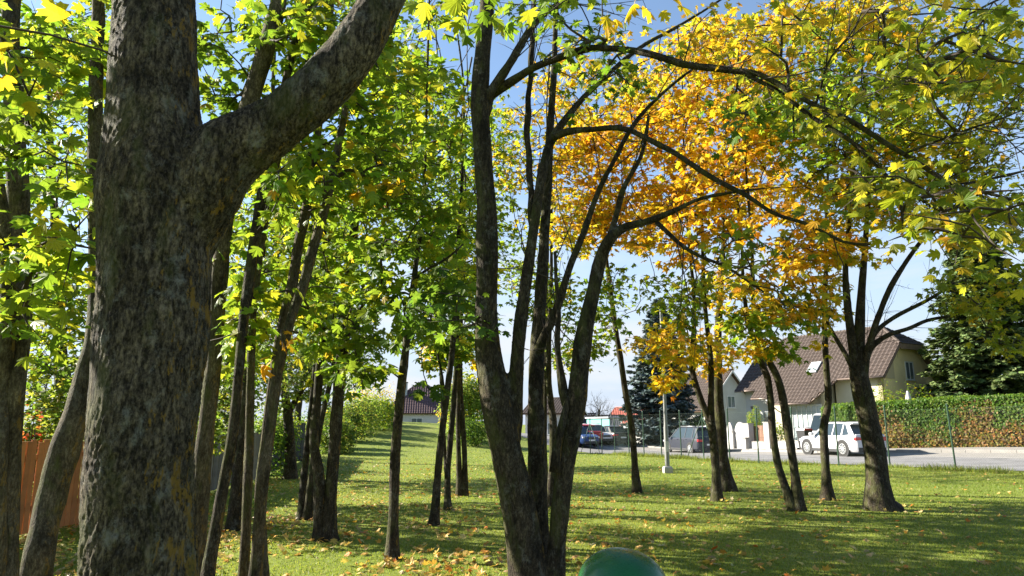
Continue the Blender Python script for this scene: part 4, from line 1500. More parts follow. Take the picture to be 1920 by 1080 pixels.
r = np.random.default_rng(21)
HH = 2.45
ss = np.linspace(0, HL, 60)
rings = []
for off, h in ((10.95, 0), (10.95, HH - .12), (12.2, HH - .12), (12.2, 0)):
    p, _ = hedge_pt(ss, np.full(60, off))
    p[:, 2] += h
    rings.append(p)
v = np.stack(rings, 1).reshape(-1, 3)
i = (np.arange(59)[:, None] * 4 + np.arange(3)[None]).ravel()
mesh_np("branches", v - hb, np.stack([i, i + 1, i + 5, i + 4], 1), M["hedge_core"], hroot, False)
NH = 42000
s = r.uniform(0, HL, NH)
face = r.random(NH)
h = np.where(face < .72, r.uniform(.02, 1, NH) * HH, HH)
off = np.where(face < .72, 10.95, r.uniform(10.95, 12.2, NH))
end = face > .95
s[end] = np.where(r.random(end.sum()) < .5, 0, HL)
h[end] = r.uniform(0, HH, end.sum())
off[end] = r.uniform(10.95, 12.2, end.sum())
bul = .12 * vnoise(np.c_[s * 1.1, h * 1.3, s * 0], 1.4, 5) + r.normal(0, .05, NH)
off = np.where(face < .72, off - np.abs(bul) - .04, off)
p, nn = hedge_pt(s, off)
p[:, 2] += h + np.where(face >= .72, bul * .5 + r.normal(0, .03, NH), 0)
nrm = np.where((face < .72)[:, None], np.c_[-nn, np.full(NH, .45)], np.c_[nn * 0, np.ones(NH)]) + r.normal(0, .45, (NH, 3))
tip = np.c_[r.normal(0, .4, NH), r.normal(0, .4, NH), r.normal(.7, .5, NH)]
br = 1.25 * vnoise(np.c_[s, h * .8, s * 0], 1.0, 31) + .25 * vnoise(np.c_[s, h, s * 0], 4, 33) + (1.2 - h) * .70
sr = s / HL
# greener block at the right-hand end, browner in the middle
pxh, _, _ = to_px(p)
br = br - .9 * ((pxh > 1862) & (h > .9)) - .35 * (pxh < 1640)
col = pick_cols("HEDGE", NH, r)
cb = pick_cols("HEDGEB", NH, r)
isb = (br > r.normal(-.02, .28, NH)) & (h < HH - .15)
col[isb] = cb[isb]
tag(leaf_mesh("foliage", p, leaf_frames(nrm, tip), r.uniform(.07, .15, NH), col, "q", M["leaf"], hroot, hb), kind="stuff")


def spruce(label, xy, H, Rb, pal, seed, z_low=.3, dens=1.0):
    r = np.random.default_rng(seed)
    z = tz(*xy)
    base = np.array([xy[0], xy[1], z])
    root = empty("spruce_tree", base)
    tag(root, label, "tree")
    v, f = tube([base + [0, 0, -.1], base + [.03, 0, H * .5], base + [0, 0, H]], [.03 * H * .6, .012 * H, .01], 8)
    mesh_np("trunk", v - base, f, M["twig"], root)
    tubes, Ps, Rs, Ss, Cs = [], [], [], [], []
    nb_ = int(H * 26 * dens)
    for k in range(nb_):
        t = (k / nb_) ** .85
        h0 = z_low + (H - z_low) * t
        L = Rb * (1 - t) ** .8 * r.uniform(.68, 1.12) + .15
        a = k * 2.399 + r.normal(0, .25)
        dr = np.array([math.cos(a), math.sin(a), 0])
        droop = (.42 - .75 * t) * L
        m_ = 5
        u = np.linspace(0, 1, m_)
        pts = base + np.array([0, 0, h0]) + dr * (u * L)[:, None] + np.c_[np.zeros(m_), np.zeros(m_), -droop * (u ** .9 - .45 * u ** 3)]
        tubes.append(tube(pts, np.linspace(.028, .006, m_) * (L / 2 + .3), 4))
        ns = max(10, int(L * 44))
        w = np.sqrt(r.random(ns)) * .97 + .03
        q = np.stack([np.interp(w, u, pts[:, c_]) for c_ in range(3)], 1)
        sd = np.array([-dr[1], dr[0], 0]) * np.where(r.random(ns) < .5, -1, 1)[:, None]
        spread = (1.05 - w) * L * .38 * r.random(ns) + .03
        q = q + sd * spread[:, None] + np.c_[np.zeros(ns), np.zeros(ns), -spread * .35 + r.normal(0, .05, ns)]
        tip = sd * .7 + dr * .8 + np.c_[np.zeros(ns), np.zeros(ns), r.normal(-.35, .3, ns)]
        nrm = np.c_[r.normal(0, .35, ns), r.normal(0, .35, ns), np.ones(ns)] + dr * .3
        Ps.append(q); Rs.append(leaf_frames(nrm, tip)); Ss.append(r.uniform(.24, .46, ns)); Cs.append(pick_cols(pal, ns, r) * r.uniform(.8, 1.2))
    v, f = merge(tubes)
    tag(mesh_np("boughs", v - base, f, M["twig"], root), kind="stuff")
    tag(leaf_mesh("needles", np.vstack(Ps), np.concatenate(Rs), np.concatenate(Ss), np.vstack(Cs), "n", M["needle"], root, base), kind="stuff")
    return root


bs = P(1243, 800, 58)
spruce("tall blue spruce with drooping tiers behind the dark parked car", (bs[0], bs[1]), 12.2, 4.1, "BLUE", 3)
gs = P(1868, 800, 44)
spruce("broad dark green spruce towering behind the hedge on the right", (gs[0], gs[1]), 15.0, 4.7, "SPRUCE", 5, .3, 1.35)
gs2 = P(2010, 800, 49)
spruce("second green spruce cut by the right edge of the picture", (gs2[0], gs2[1]), 15.0, 4.4, "SPRUCE", 8)
q, _ = LP(1735, 15.5)
bush("yellowing round bush between the yellow gable and the big spruce", (q[0] + .8, q[1] + 4), 1.6, 3.9, "YG", 2600, .12)
g_ = P(1775, 800, 58)
bush("dark green thicket behind the foot of the big spruce", (g_[0], g_[1]), 3.4, 6.5, "DG", 4200, .22, lobes=5)


# ------------------------------------------------------------------ houses
M["plaster_white"] = simple("plaster_white", (.46, .455, .44), .85, var=.10, scale=.8, bump=.1)
M["plaster_cream"] = simple("plaster_cream", (.78, .63, .36), .85, var=.10, scale=.8, bump=.1)
M["plaster_pale"] = simple("plaster_pale", (.48, .43, .32), .85, var=.06, scale=2, bump=.1)
M["plaster_blue"] = simple("plaster_blue", (.30, .42, .55), .8, var=.08)
M["tile_brown"] = simple("tile_brown", (.058, .040, .031), .75, var=.22, scale=3.5, bump=.3)
M["tile_purple"] = simple("tile_purple", (.085, .048, .050), .75, var=.3, scale=3, bump=.3)
M["tile_red"] = simple("tile_red", (.46, .13, .085), .75, var=.2, scale=3, bump=.2)
M["tile_dark"] = simple("tile_dark", (.05, .052, .06), .7, var=.2, scale=3)
M["wood_trim"] = simple("wood_trim", (.17, .11, .085), .7, var=.25, scale=4)
M["soffit"] = simple("soffit", (.10, .06, .04), .8, var=.2)
M["white_trim"] = simple("white_trim", (.58, .58, .57), .5, var=.04)
M["pipe"] = simple("pipe", (.16, .12, .10), .45, .4)
M["shutter"] = simple("shutter", (.56, .45, .31), .7, var=.05)
M["grey_panel"] = simple("grey_panel", (.33, .35, .37), .6, var=.08)
M["glass"] = simple("glass", (.10, .125, .14), .06, 0, .1, spec=.9)
M["glass_pale"] = simple("glass_pale", (.30, .35, .37), .08, 0, .1, spec=.9)
M["teal_sheet"] = simple("teal_sheet", (.13, .36, .34), .6, var=.1)
M["metal"] = simple("metal", (.50, .51, .51), .42, .75, .10, 3)
M["lamp_paint"] = simple("lamp_paint", (.20, .205, .20), .5, .2, .08, 3)


def tile_field(name, parent, mat, p0, eu, ev, x0, x1, vb, vt, tw=.30, th=.34):
    """overlapping pantiles on a slope: p0 + eu*x + ev*v, rows from vb(x) up to vt(x)"""
    eu, ev, p0 = Vector(eu), Vector(ev).normalized(), Vector(p0)
    en = eu.cross(ev).normalized()
    if en.z < 0:
        en = -en
    prof = [(0, .045), (.25, .06), (.5, .03), (.75, .004), (1.0, .03)]
    V, F = [], []
    ncol = int(round((x1 - x0) / tw))
    for c_ in range(ncol):
        xa = x0 + c_ * tw
        xm = xa + tw / 2
        a, b_ = vb(xm), vt(xm)
        k = 0
        while a + k * th < b_ - .02:
            v0, v1 = a + k * th, min(a + (k + 1) * th + .03, b_ + .02)
            base = len(V)
            dz = random.uniform(-.004, .006)
            for fx, hz in prof:
                q = p0 + eu * (xa + fx * tw)
                V.append(q + ev * v0 + en * (hz + .035 + dz))
                V.append(q + ev * v1 + en * (hz + .004 + dz))
                V.append(q + ev * v0 + en * (hz * .4 - .01))
            for j in range(4):
                o = base + j * 3
                F.append((o, o + 3, o + 4, o + 1))
                F.append((o + 2, o + 5, o + 3, o))
            k += 1
    me = bpy.data.meshes.new(name)
    me.from_pydata([tuple(v_) for v_ in V], [], F)
    me.polygons.foreach_set("use_smooth", [False] * len(me.polygons))
    me.materials.append(mat)
    return tag(link(bpy.data.objects.new(name, me), parent), kind="stuff")


def window(parent, c_, u, nrm, w, h, frame=None, glass=None, mull=1, sill=True):
    """c_: centre on the wall face; u: along the wall; nrm: outwards"""
    c_, u, nrm = Vector(c_), Vector(u).normalized(), Vector(nrm).normalized()
    mt = Matrix((u, nrm, Vector((0, 0, 1)))).transposed().to_4x4()
    mt.translation = c_
    mb = MB()
    t = .07
    mb.box((-w / 2, 0, h / 2 - t), (w / 2, .05, h / 2), mat=mt)
    mb.box((-w / 2, 0, -h / 2), (w / 2, .05, -h / 2 + t), mat=mt)
    mb.box((-w / 2, 0, -h / 2 + t), (-w / 2 + t, .05, h / 2 - t), mat=mt)
    mb.box((w / 2 - t, 0, -h / 2 + t), (w / 2, .05, h / 2 - t), mat=mt)
    for k in range(1, mull + 1):
        x = -w / 2 + w * k / (mull + 1)
        mb.box((x - .03, 0, -h / 2 + t), (x + .03, .048, h / 2 - t), mat=mt)
    fo = mb.build("window", frame or M["white_trim"], parent)
    MB().box((-w / 2 + t, .004, -h / 2 + t), (w / 2 - t, .02, h / 2 - t), mat=mt).build("pane", glass or M["glass"], fo)
    if sill:
        MB().box((-w / 2 - .06, 0, -h / 2 - .05), (w / 2 + .06, .11, -h / 2), mat=mt).build("sill", M["white_trim"], fo)
    return fo


# the brown roofed house behind the hedge
O = np.array([24.0, 45.0])
hz0 = 0.0
H1 = empty("family_house", (O[0], O[1], 0), R(-60))
tag(H1, "cream and white house with a big brown tiled roof and yellow gable", "house")
EY, RY, SLP = 4.65, 3.5, 1.04
EZ = EY + SLP * RY            # ridge height
LEN = 12.0
cs = 1 / math.hypot(1, SLP)
ev = (0, cs, SLP * cs)


def low_edge(x):               # how far the front slope reaches forward (local y) along the house
    if x > -3.3:
        return 0.0
    if x > -4.6:
        return -1.55 * (-3.3 - x) / 1.3
    if x > -8.0:
        return -1.55
    if x > -9.9:
        return -1.1
    return -.48


def ridge_cut(x):
    e = 0.0
    if x > -2:
        e = (x + 2) / 2 * (RY - 2.15)
    if x < -LEN + 2:
        e = (-LEN + 2 - x) / 2 * (RY - 2.15)
    return RY - e


roof = MB()
xs = [-LEN, -9.9, -9.899, -8.0, -7.999, -4.6, -3.3, 0]
for xa, xb in zip(xs[:-1], xs[1:]):
    if xb - xa < .01:
        continue
    ya, yb = low_edge(xa + .0015), low_edge(xb - .0015)
    cut = sorted({xa, xb} | {v_ for v_ in (-2.0, -LEN + 2) if xa < v_ < xb})
    for a, b_ in zip(cut[:-1], cut[1:]):
        la = ya + (yb - ya) * (a - xa) / (xb - xa)
        lb = ya + (yb - ya) * (b_ - xa) / (xb - xa)
        pts = [(a, la, EY + SLP * la), (b_, lb, EY + SLP * lb), (b_, ridge_cut(b_), EY + SLP * ridge_cut(b_)), (a, ridge_cut(a), EY + SLP * ridge_cut(a))]
        roof.prism(pts, (0, .06, -.12))
bz = EY + SLP * 2.15
# back slope and the half hips
roof.prism([(-LEN, 7, EY), (0, 7, EY), (0, 4.85, bz), (-2, RY, EZ), (-LEN + 2, RY, EZ), (-LEN, 4.85, bz)], (0, -.06, -.12))
roof.prism([(0, 2.15, bz), (0, 4.85, bz), (-2, RY, EZ)], (-.02, 0, -.12))
roof.prism([(-LEN, 2.15, bz), (-LEN + 2, RY, EZ), (-LEN, 4.85, bz)], (.02, 0, -.12))
rf = roof.build("roof", M["soffit"], H1)
L_ = math.hypot(1, SLP)
tile_field("roof_tiles", rf, M["tile_brown"], (0, 0, EY + .01), (1, 0, 0), ev, -LEN, 0,
           lambda x: low_edge(x) * L_ - .04, lambda x: ridge_cut(x) * L_)
# half hip tiles (right-hand end)
hv = Vector((-2, RY - 3.5, EZ - bz)).normalized()
tile_field("roof_tiles", rf, M["tile_brown"], (0, 3.5, bz + .01), (0, 1, 0), tuple(hv), -1.35, 1.35,
           lambda x: -.05, lambda x: max(0, (1 - abs(x) / 1.35)) * math.hypot(2, EZ - bz))
mb = MB()
for k in range(28):
    a = -LEN + 2 + (LEN - 4) * k / 28
    mb.bar((a, RY, EZ + .03), (a + .31, RY, EZ + .05), .10, .12, 8)
for (p_, q_) in (((-2, RY, EZ), (0, 2.15, bz)), ((-2, RY, EZ), (0, 4.85, bz)), ((-LEN + 2, RY, EZ), (-LEN, 2.15, bz))):
    for k in range(8):
        a, b_ = Vector(p_).lerp(Vector(q_), k / 8), Vector(p_).lerp(Vector(q_), (k + 1.05) / 8)
        mb.bar(a + Vector((0, 0, .05)), b_ + Vector((0, 0, .03)), .12, .10, 8)
mb.build("ridge_tiles", M["tile_brown"], rf, True, 40)
# verge boards
for x in (-.01, -LEN + .0):
    sg = 1 if x > -1 else -1
    y0 = low_edge(x - .01 if sg > 0 else x + .01)
    for y1, y2 in ((y0, 2.15), (7 - 0.0, 4.85)):
        z1 = EY + SLP * (y1 if y1 < 3.5 else 7 - y1)
        MB().prism([(x, y1, z1 - .22), (x, y2, bz - .22), (x, y2, bz + .03), (x, y1, z1 + .03)], (.03 * sg, 0, 0)).build("verge_board", M["wood_trim"] if sg > 0 else M["white_trim"], rf)
    MB().prism([(x, 2.15, bz - .35), (x, 4.85, bz - .35), (x, 4.85, bz + .02), (x, 2.15, bz + .02)], (.05 * sg, 0, 0)).build("barge_board", M["wood_trim"], rf)
g_ = MB()
for xa, xb in ((-LEN, -9.9), (-9.9, -8.0), (-8.0, -4.6), (-3.3, 0)):
    yy = low_edge((xa + xb) / 2)
    g_.bar((xa, yy - .06, EY + SLP * yy - .06), (xb, yy - .06, EY + SLP * yy - .06), .065, seg=8)
g_.bar((-4.6, -1.58, EY - 1.61 - .07), (-3.3, -.03, EY - .07), .04, seg=6)
g_.build("gutter", M["pipe"], rf, True)
# walls
MB().prism([(-.5, .5, -.5), (-.5, 6.5, -.5), (-.5, 6.5, EY - .1 + SLP * .5 - .12), (-.5, 4.95, bz - .2), (-.5, 2.05, bz - .2), (-.5, .5, EY - .1 + SLP * .5 - .12)], (-.3, 0, 0)).build("wall", M["plaster_cream"], H1)
MB().prism([(-3.9, .5, -.5), (-.5, .5, -.5), (-.5, .5, EY + .3), (-3.9, .5, EY + .3)], (0, .25, 0)).build("wall", M["plaster_pale"], H1)
MB().prism([(-8.1, -.75, -.5), (-4.2, -.75, -.5), (-4.2, -.75, 3.6), (-8.1, -.75, 3.6)], (0, .25, 0)).build("wall", M["plaster_pale"], H1)
MB().prism([(-4.2, -.75, -.5), (-4.2, .75, -.5), (-4.2, .75, EY + .5), (-4.2, -.75, 3.6)], (-.25, 0, 0)).build("wall", M["plaster_pale"], H1)
MB().prism([(-LEN + .4, .2, -1.0), (-8.1, .2, -1.0), (-8.1, .2, EY - .05), (-LEN + .4, .2, EY - .05)], (0, .25, 0)).build("wall", M["plaster_white"], H1)
MB().prism([(-LEN + .4, .45, -1.0), (-LEN + .4, 6.5, -1.0), (-LEN + .4, 6.5, EY + .3), (-LEN + .4, 4.9, bz - .2), (-LEN + .4, 2.1, bz - .2), (-LEN + .4, .45, EY + .3)], (.3, 0, 0)).build("wall", M["plaster_white"], H1)
MB().box((-LEN + .7, 6.25, -1), (-.8, 6.5, EY + .3)).build("wall", M["plaster_white"], H1)
# windows
window(H1, (-.5, 3.75, 5.15), (0, 1, 0), (1, 0, 0), .95, 1.25, mull=1)
so = MB().box((-.5, 1.05, 4.55), (-.46, 1.95, 5.85), .01).build("shutter", M["shutter"], H1)
# conservatory glazing below the low eave
cg = MB()
for k in range(8):
    x = -7.0 + k * .4
    cg.box((x - .025, -.82, .3), (x + .025, -.755, 2.85))
cg.box((-7.03, -.83, 2.85), (-4.17, -.755, 2.95))
cg.box((-7.03, -.84, .2), (-4.17, -.755, .3))
cw = cg.build("window", M["white_trim"], H1)
MB().box((-7.0, -.78, .3), (-4.2, -.76, 2.85)).build("pane", M["glass_pale"], cw)
window(H1, (-9.2, .2, 1.7), (1, 0, 0), (0, -1, 0), 1.5, 1.7, frame=M["grey_panel"], mull=1)
window(H1, (-10.9, .2, 1.2), (1, 0, 0), (0, -1, 0), .8, 1.3, frame=M["grey_panel"], mull=0)
lt = MB()
lt.box((-11.1, .1, 2.75), (-10.9, .2, 2.95), .02)
lt.build("wall_lamp", M["pipe"], H1)
MB().bar((-7.75, -1.5, 2.95), (-7.5, -1.3, 2.6), .04).bar((-7.5, -1.3, 2.6), (-7.3, -.85, 2.3), .04).bar((-7.3, -.85, 2.3), (-7.3, -.85, -.3), .04).build("downpipe", M["pipe"], H1, True)
# skylight lying in the slope
yk = .87
zk = EY + SLP * yk
mt = Matrix(((1, 0, 0), (0, cs, -SLP * cs), (0, SLP * cs, cs))).to_4x4()
mt.translation = Vector((-5.7, yk, zk))
sk = MB().box((-.42, -.55, .03), (.42, .55, .15), .02, mat=mt).build("skylight", M["grey_panel"], H1)
MB().box((-.33, -.45, .152), (.33, .45, .165), mat=mt).build("pane", M["glass_pale"], sk)


def gable_house(name, label, org, rz, L, D, eave, ridge, wall, tile, hip=0.0, chimney=None, tiles=True, wins=(), over=.4, z0=None, group=None):
    """plain house: local x along the ridge, local y into the depth, origin at the front left corner of the wall"""
    z = tz(*org) if z0 is None else z0
    root = empty(name, (org[0], org[1], z), rz)
    tag(root, label, "house", group)
    sl = (ridge - eave) / (D / 2)
    ws = MB()
    ws.prism([(0, 0, -1), (L, 0, -1), (L, 0, eave), (0, 0, eave)], (0, .25, 0))
    ws.prism([(0, D, -1), (L, D, -1), (L, D, eave), (0, D, eave)], (0, -.25, 0))
    for x, s_ in ((0, .25), (L, -.25)):
        top = [(x, D / 2, ridge - .1)] if not hip else []
        ws.prism([(x, .25, -1), (x, D - .25, -1), (x, D - .25, eave + .1 if not hip else eave)] + top + [(x, .25, eave + .1 if not hip else eave)], (s_, 0, 0))
    ws.build("wall", wall, root)
    o = over
    ez = eave - sl * o
    hx = hip if hip else 0
    a, b_ = -o, L + o
    rm = MB()
    rm.prism([(a, -o, ez), (b_, -o, ez), (b_ - hx, D / 2, ridge), (a + hx, D / 2, ridge)], (0, .05, -.14))
    rm.prism([(a, D + o, ez), (a + hx, D / 2, ridge), (b_ - hx, D / 2, ridge), (b_, D + o, ez)], (0, -.05, -.14))
    if hip:
        rm.prism([(a, -o, ez), (a + hx, D / 2, ridge), (a, D + o, ez)], (.05, 0, -.14))
        rm.prism([(b_, -o, ez), (b_, D + o, ez), (b_ - hx, D / 2, ridge)], (-.05, 0, -.14))
    rr = rm.build("roof", tile if not tiles else M["soffit"], root)
    if tiles:
        c_ = 1 / math.hypot(1, sl)
        tp = (D / 2 + o) / c_

        def vt(x):
            if not hip:
                return tp
            return tp * max(0, min(1, min(x - a, b_ - x) / hx))
        tile_field("roof_tiles", rr, tile, (0, -o, ez + .01), (1, 0, 0), (0, c_, sl * c_), a, b_, lambda x: -.03, vt)
        if hip:
            hl = math.hypot(hx, ridge - ez)
            hw = D / 2 + o
            tile_field("roof_tiles", rr, tile, (b_, D / 2, ez + .01), (0, 1, 0), tuple(Vector((-hx, 0, ridge - ez)).normalized()), -hw, hw, lambda x: -.03, lambda x: hl * (1 - abs(x) / hw))
            tile_field("roof_tiles", rr, tile, (a, D / 2, ez + .01), (0, 1, 0), tuple(Vector((hx, 0, ridge - ez)).normalized()), -hw, hw, lambda x: -.03, lambda x: hl * (1 - abs(x) / hw))
    MB().bar((a + hx, D / 2, ridge + .02), (b_ - hx, D / 2, ridge + .02), .12, seg=8).build("ridge_tiles", tile, rr, True)
    if not hip:
        for x, s_ in ((a, -.03), (b_, .03)):
            for y1, y2 in ((-o, D / 2), (D + o, D / 2)):
                MB().prism([(x, y1, ez - .2), (x, y2, ridge - .2), (x, y2, ridge + .02), (x, y1, ez + .02)], (s_, 0, 0)).build("verge_board", M["white_trim"], rr)
    if chimney:
        cx, cyy, w, zt = chimney
        zb = eave + sl * (cyy if cyy < D / 2 else D - cyy) - .4
        ch = MB().box((cx - w / 2, cyy - w / 2, zb), (cx + w / 2, cyy + w / 2, zt), .01).build("chimney", M["grey_panel"], root)
        MB().box((cx - w / 2 - .08, cyy - w / 2 - .08, zt), (cx + w / 2 + .08, cyy + w / 2 + .08, zt + .1), .01).build("cap", M["tile_dark"], ch)
    for (side, s_, zc, w, h) in wins:
        if side == "front":
            window(root, (s_, 0, zc), (1, 0, 0), (0, -1, 0), w, h)
        else:
            window(root, (L, s_, zc), (0, 1, 0), (1, 0, 0), w, h)
    return root


# second house along the street
p_ = P(1318, 795, 66)
gable_house("family_house", "white house with a brown tiled roof behind the blue spruce", (p_[0] - 4.1, p_[1] + 3.6), R(-60), 7.4, 6.4, 3.6, 6.9, M["plaster_white"], M["tile_brown"],
            wins=[("front", 6.2, 1.6, 1.0, 1.2), ("side", 3.2, 4.0, 1.0, 1.1), ("side", 4.8, 1.5, .9, 1.1)], z0=-.4)
# house on the hill
p_ = P(722, 795, 88)
gable_house("hill_house", "low white house with a brown hipped roof on the hill", (p_[0] - .2, p_[1]), R(6), 9.0, 8.0, 2.9, 6.2, M["plaster_white"], M["tile_purple"], hip=3.9,
            chimney=(2.2, 2.8, 1.0, 6.5), wins=[("front", 4.1, 1.6, 1.4, .8)], z0=.35)
p_ = P(985, 795, 78)
gable_house("street_house", "pale house seen between the stems of the middle maple", (p_[0], p_[1]), R(-20), 4.6, 8, 3.8, 5.4, M["plaster_white"], M["tile_brown"],
            wins=[("front", 1.2, 2.0, .9, 1.3), ("front", 3.0, 2.0, .9, 1.3)], z0=-.9)
p_ = P(1046, 795, 84)
gable_house("street_house", "dark roofed house with a blue wall left of the bare tree", (p_[0], p_[1]), R(-25), 3.4, 6, 2.5, 3.8, M["plaster_blue"], M["tile_dark"],
            wins=[("front", 2.4, 1.4, .9, 1.2)], z0=-1.0)
p_ = P(1138, 795, 118)
gable_house("far_house", "far house with a bright red tiled roof down the street", (p_[0], p_[1]), R(-12), 7.6, 8, 3.0, 5.3, M["plaster_pale"], M["tile_red"], hip=1.6,
            wins=[("front", 2.4, 1.5, 1.1, .9), ("front", 5.2, 1.5, 1.1, .9)], z0=-.9)
p_ = P(1096, 795, 108)
gable_house("far_house", "far house with a dark slate roof beside the red roofed one", (p_[0], p_[1]), R(-15), 5.4, 7, 1.8, 3.9, M["plaster_pale"], M["tile_dark"],
            wins=[("front", 2.2, 1.1, 1.0, .8)], z0=-1.0, tiles=True)
p_ = P(1196, 795, 100)
gable_house("far_house", "orange walled house peeping out left of the blue spruce", (p_[0] - 2.2, p_[1]), R(-30), 4.4, 6, 2.2, 4.0, M["shutter"], M["tile_red"],
            wins=[("front", 3.4, 1.2, .8, .9)], z0=-.8)
# flat carport roof with a teal sheet
cp_, cd_ = LP(1140, 12.0)
CP_ = empty("carport", cp_, head(cd_))
tag(CP_, "low grey carport with a teal sheet in its side, down the street", "carport")
MB().box((-3, -3, 2.3), (3, 1.2, 2.45), .02).build("roof", M["grey_panel"], CP_)
MB().box((-2.9, 1.0, .6), (2.9, 1.04, 2.25)).build("sheet", M["teal_sheet"], CP_)
for x in (-2.8, 2.8):
    for y in (-2.8, .9):
        MB().box((x - .05, y - .05, -.2), (x + .05, y + .05, 2.3)).build("post", M["grey_panel"], CP_)

# ------------------------------------------------------------------ garden walls along the far pavement
M["wall_white"] = simple("wall_white", (.36, .35, .34), .85, var=.08, scale=3, bump=.2)
M["gate_brown"] = simple("gate_brown", (.17, .085, .05), .7, var=.3, scale=4)


def wall_run(label, pxa, pxb, off, h, mat, name="garden_wall", cat="wall", cap=.04, th=.22, blocks=.6):
    a, _ = LP(pxa, off)
    b_, _ = LP(pxb, off)
    d = b_[:2] - a[:2]
    L = np.linalg.norm(d)
    root = empty(name, a, math.atan2(d[1], d[0]))
    tag(root, label, cat)
    nblk = max(2, int(L / blocks))
    for k in range(nblk):
        s0, s1 = L * k / nblk, L * (k + 1) / nblk
        q = a[:2] + d * ((k + .5) / nblk)
        z = tz(*q) - a[2]
        MB().box((s0 + .004, -th / 2, z - .25), (s1 - .004, th / 2, z + h), .012).build("block", mat, root)
    mb = MB()
    for k in range(nblk):
        s0, s1 = L * k / nblk, L * (k + 1) / nblk
        za = tz(*(a[:2] + d * ((k + .5) / nblk))) - a[2]
        mb.box((s0, -th / 2 - .03, za + h), (s1, th / 2 + .03, za + h + cap), .008)
    mb.build("coping", M["kerb"], root)
    return root, a, d / L, L


OW = 10.75
wall_run("low white garden wall left of the parked dark car", 1168, 1262, OW, .75, M["wall_white"])
wr_, wa, wd, wL = wall_run("low white garden wall below the brown gate boards", 1406, 1446, OW, .55, M["wall_white"])
wall_run("low white garden wall in front of the white car's bonnet", 1450, 1520, OW, .55, M["wall_white"])
# brown board fence behind the first wall
a, _ = LP(1198, OW + .5)
b_, _ = LP(1262, OW + .5)
board_fence("brown garden fence of upright boards on the low white wall", a[:2], b_[:2], 1.6, .16, M["gate_brown"], .01)
a, _ = LP(1168, OW + .5)
b_, _ = LP(1194, OW + .5)
board_fence("short grey board fence on the white wall down the street", a[:2], b_[:2], 1.5, .2, M["grey_panel"], .01)
a, _ = LP(1410, OW + .35)
b_, _ = LP(1440, OW + .35)
board_fence("brown board screen between two white pillars", a[:2], b_[:2], 1.55, .14, M["gate_brown"], .01)
# white precast panels with rounded tops
for pxa, pxb, lb in ((1364, 1376, "narrow white garden wall panel with a rounded top"), (1379, 1400, "wide white garden wall panel with an oval rounded top")):
    a, _ = LP(pxa, OW)
    b_, _ = LP(pxb, OW)
    d = b_[:2] - a[:2]
    L = float(np.linalg.norm(d))
    ro = empty("wall_panel", a, math.atan2(d[1], d[0]))
    tag(ro, lb, "wall", "rounded white wall panels")
    pts = [(0, 0, -.2), (L, 0, -.2), (L, 0, 1.0)] + [(L / 2 + L / 2 * math.cos(t), 0, 1.0 + .95 * math.sin(t)) for t in np.linspace(.15, math.pi - .15, 14)] + [(0, 0, 1.0)]
    MB().prism(pts, (0, .16, 0)).build("panel", M["wall_white"], ro)
    pts = [(L / 2 + L * .36 * math.cos(t), -.03, 1.05 + .72 * math.sin(t)) for t in np.linspace(0, 2 * math.pi, 24)[:-1]]
    MB().prism(pts, (0, .029, 0)).build("oval_relief", M["plaster_white"], ro)
for px_, hh, w, lb in ((1377.5, 1.25, .3, "slim white pillar between the rounded wall panels"), (1405, 1.75, .75, "broad white gate pillar left of the brown board screen"), (1444, 1.75, .6, "white gate pillar right of the brown board screen"), (1401, .8, .4, "short grey pillar in front of the broad white one")):
    a, dd_ = LP(px_, OW - (.25 if hh < 1 else 0))
    ro = empty("gate_pillar", a, head(dd_))
    tag(ro, lb, "pillar")
    MB().box((-w / 2, -.2, -.2), (w / 2, .2, hh), .015).build("shaft", M["wall_white"] if hh > 1 else M["concrete"], ro)
    MB().box((-w / 2 - .04, -.24, hh), (w / 2 + .04, .24, hh + .07), .015).build("cap", M["kerb"], ro)
a, _ = LP(1418, OW + 1.6)
bush("clipped yellow-green cone topiary behind the brown board screen", (a[0], a[1]), .95, 3.0, "YG", 2600, .09, lobes=1, name="topiary", cat="topiary")
a, _ = LP(1352, OW + 1.2)
bush("clipped dark hedge bush behind the rounded white wall panels", (a[0] - .3, a[1] + 2), 1.5, 2.5, "DG", 2600, .11, lobes=3)
a, _ = LP(1316, OW + 1.0)
bush("round green bush behind the roof of the dark parked car", (a[0], a[1]), 1.0, 2.6, "BUSH", 2000, .1)
a, _ = LP(1462, OW + 1.2)
bush("loose pale green shrub beside the downpipe of the cream house", (a[0], a[1]), .8, 2.0, "YG", 900, .11)
# folded garden parasol over the hedge
a, _ = LP(1713, 15.0)
pr = empty("garden_parasol", a)
tag(pr, "folded pale garden parasol poking up behind the hedge", "parasol")
MB().bar((0, 0, -.1), (0, 0, 3.1), .025).build("pole", M["white_trim"], pr, True)
mb = MB()
mb.lathe([(.05, 3.1), (.10, 2.9), (.20, 2.4), (.26, 1.9), (.20, 1.75), (.03, 1.75)], 12)
mb.build("canopy", simple("canvas", (.5, .47, .45), .9), pr, True)

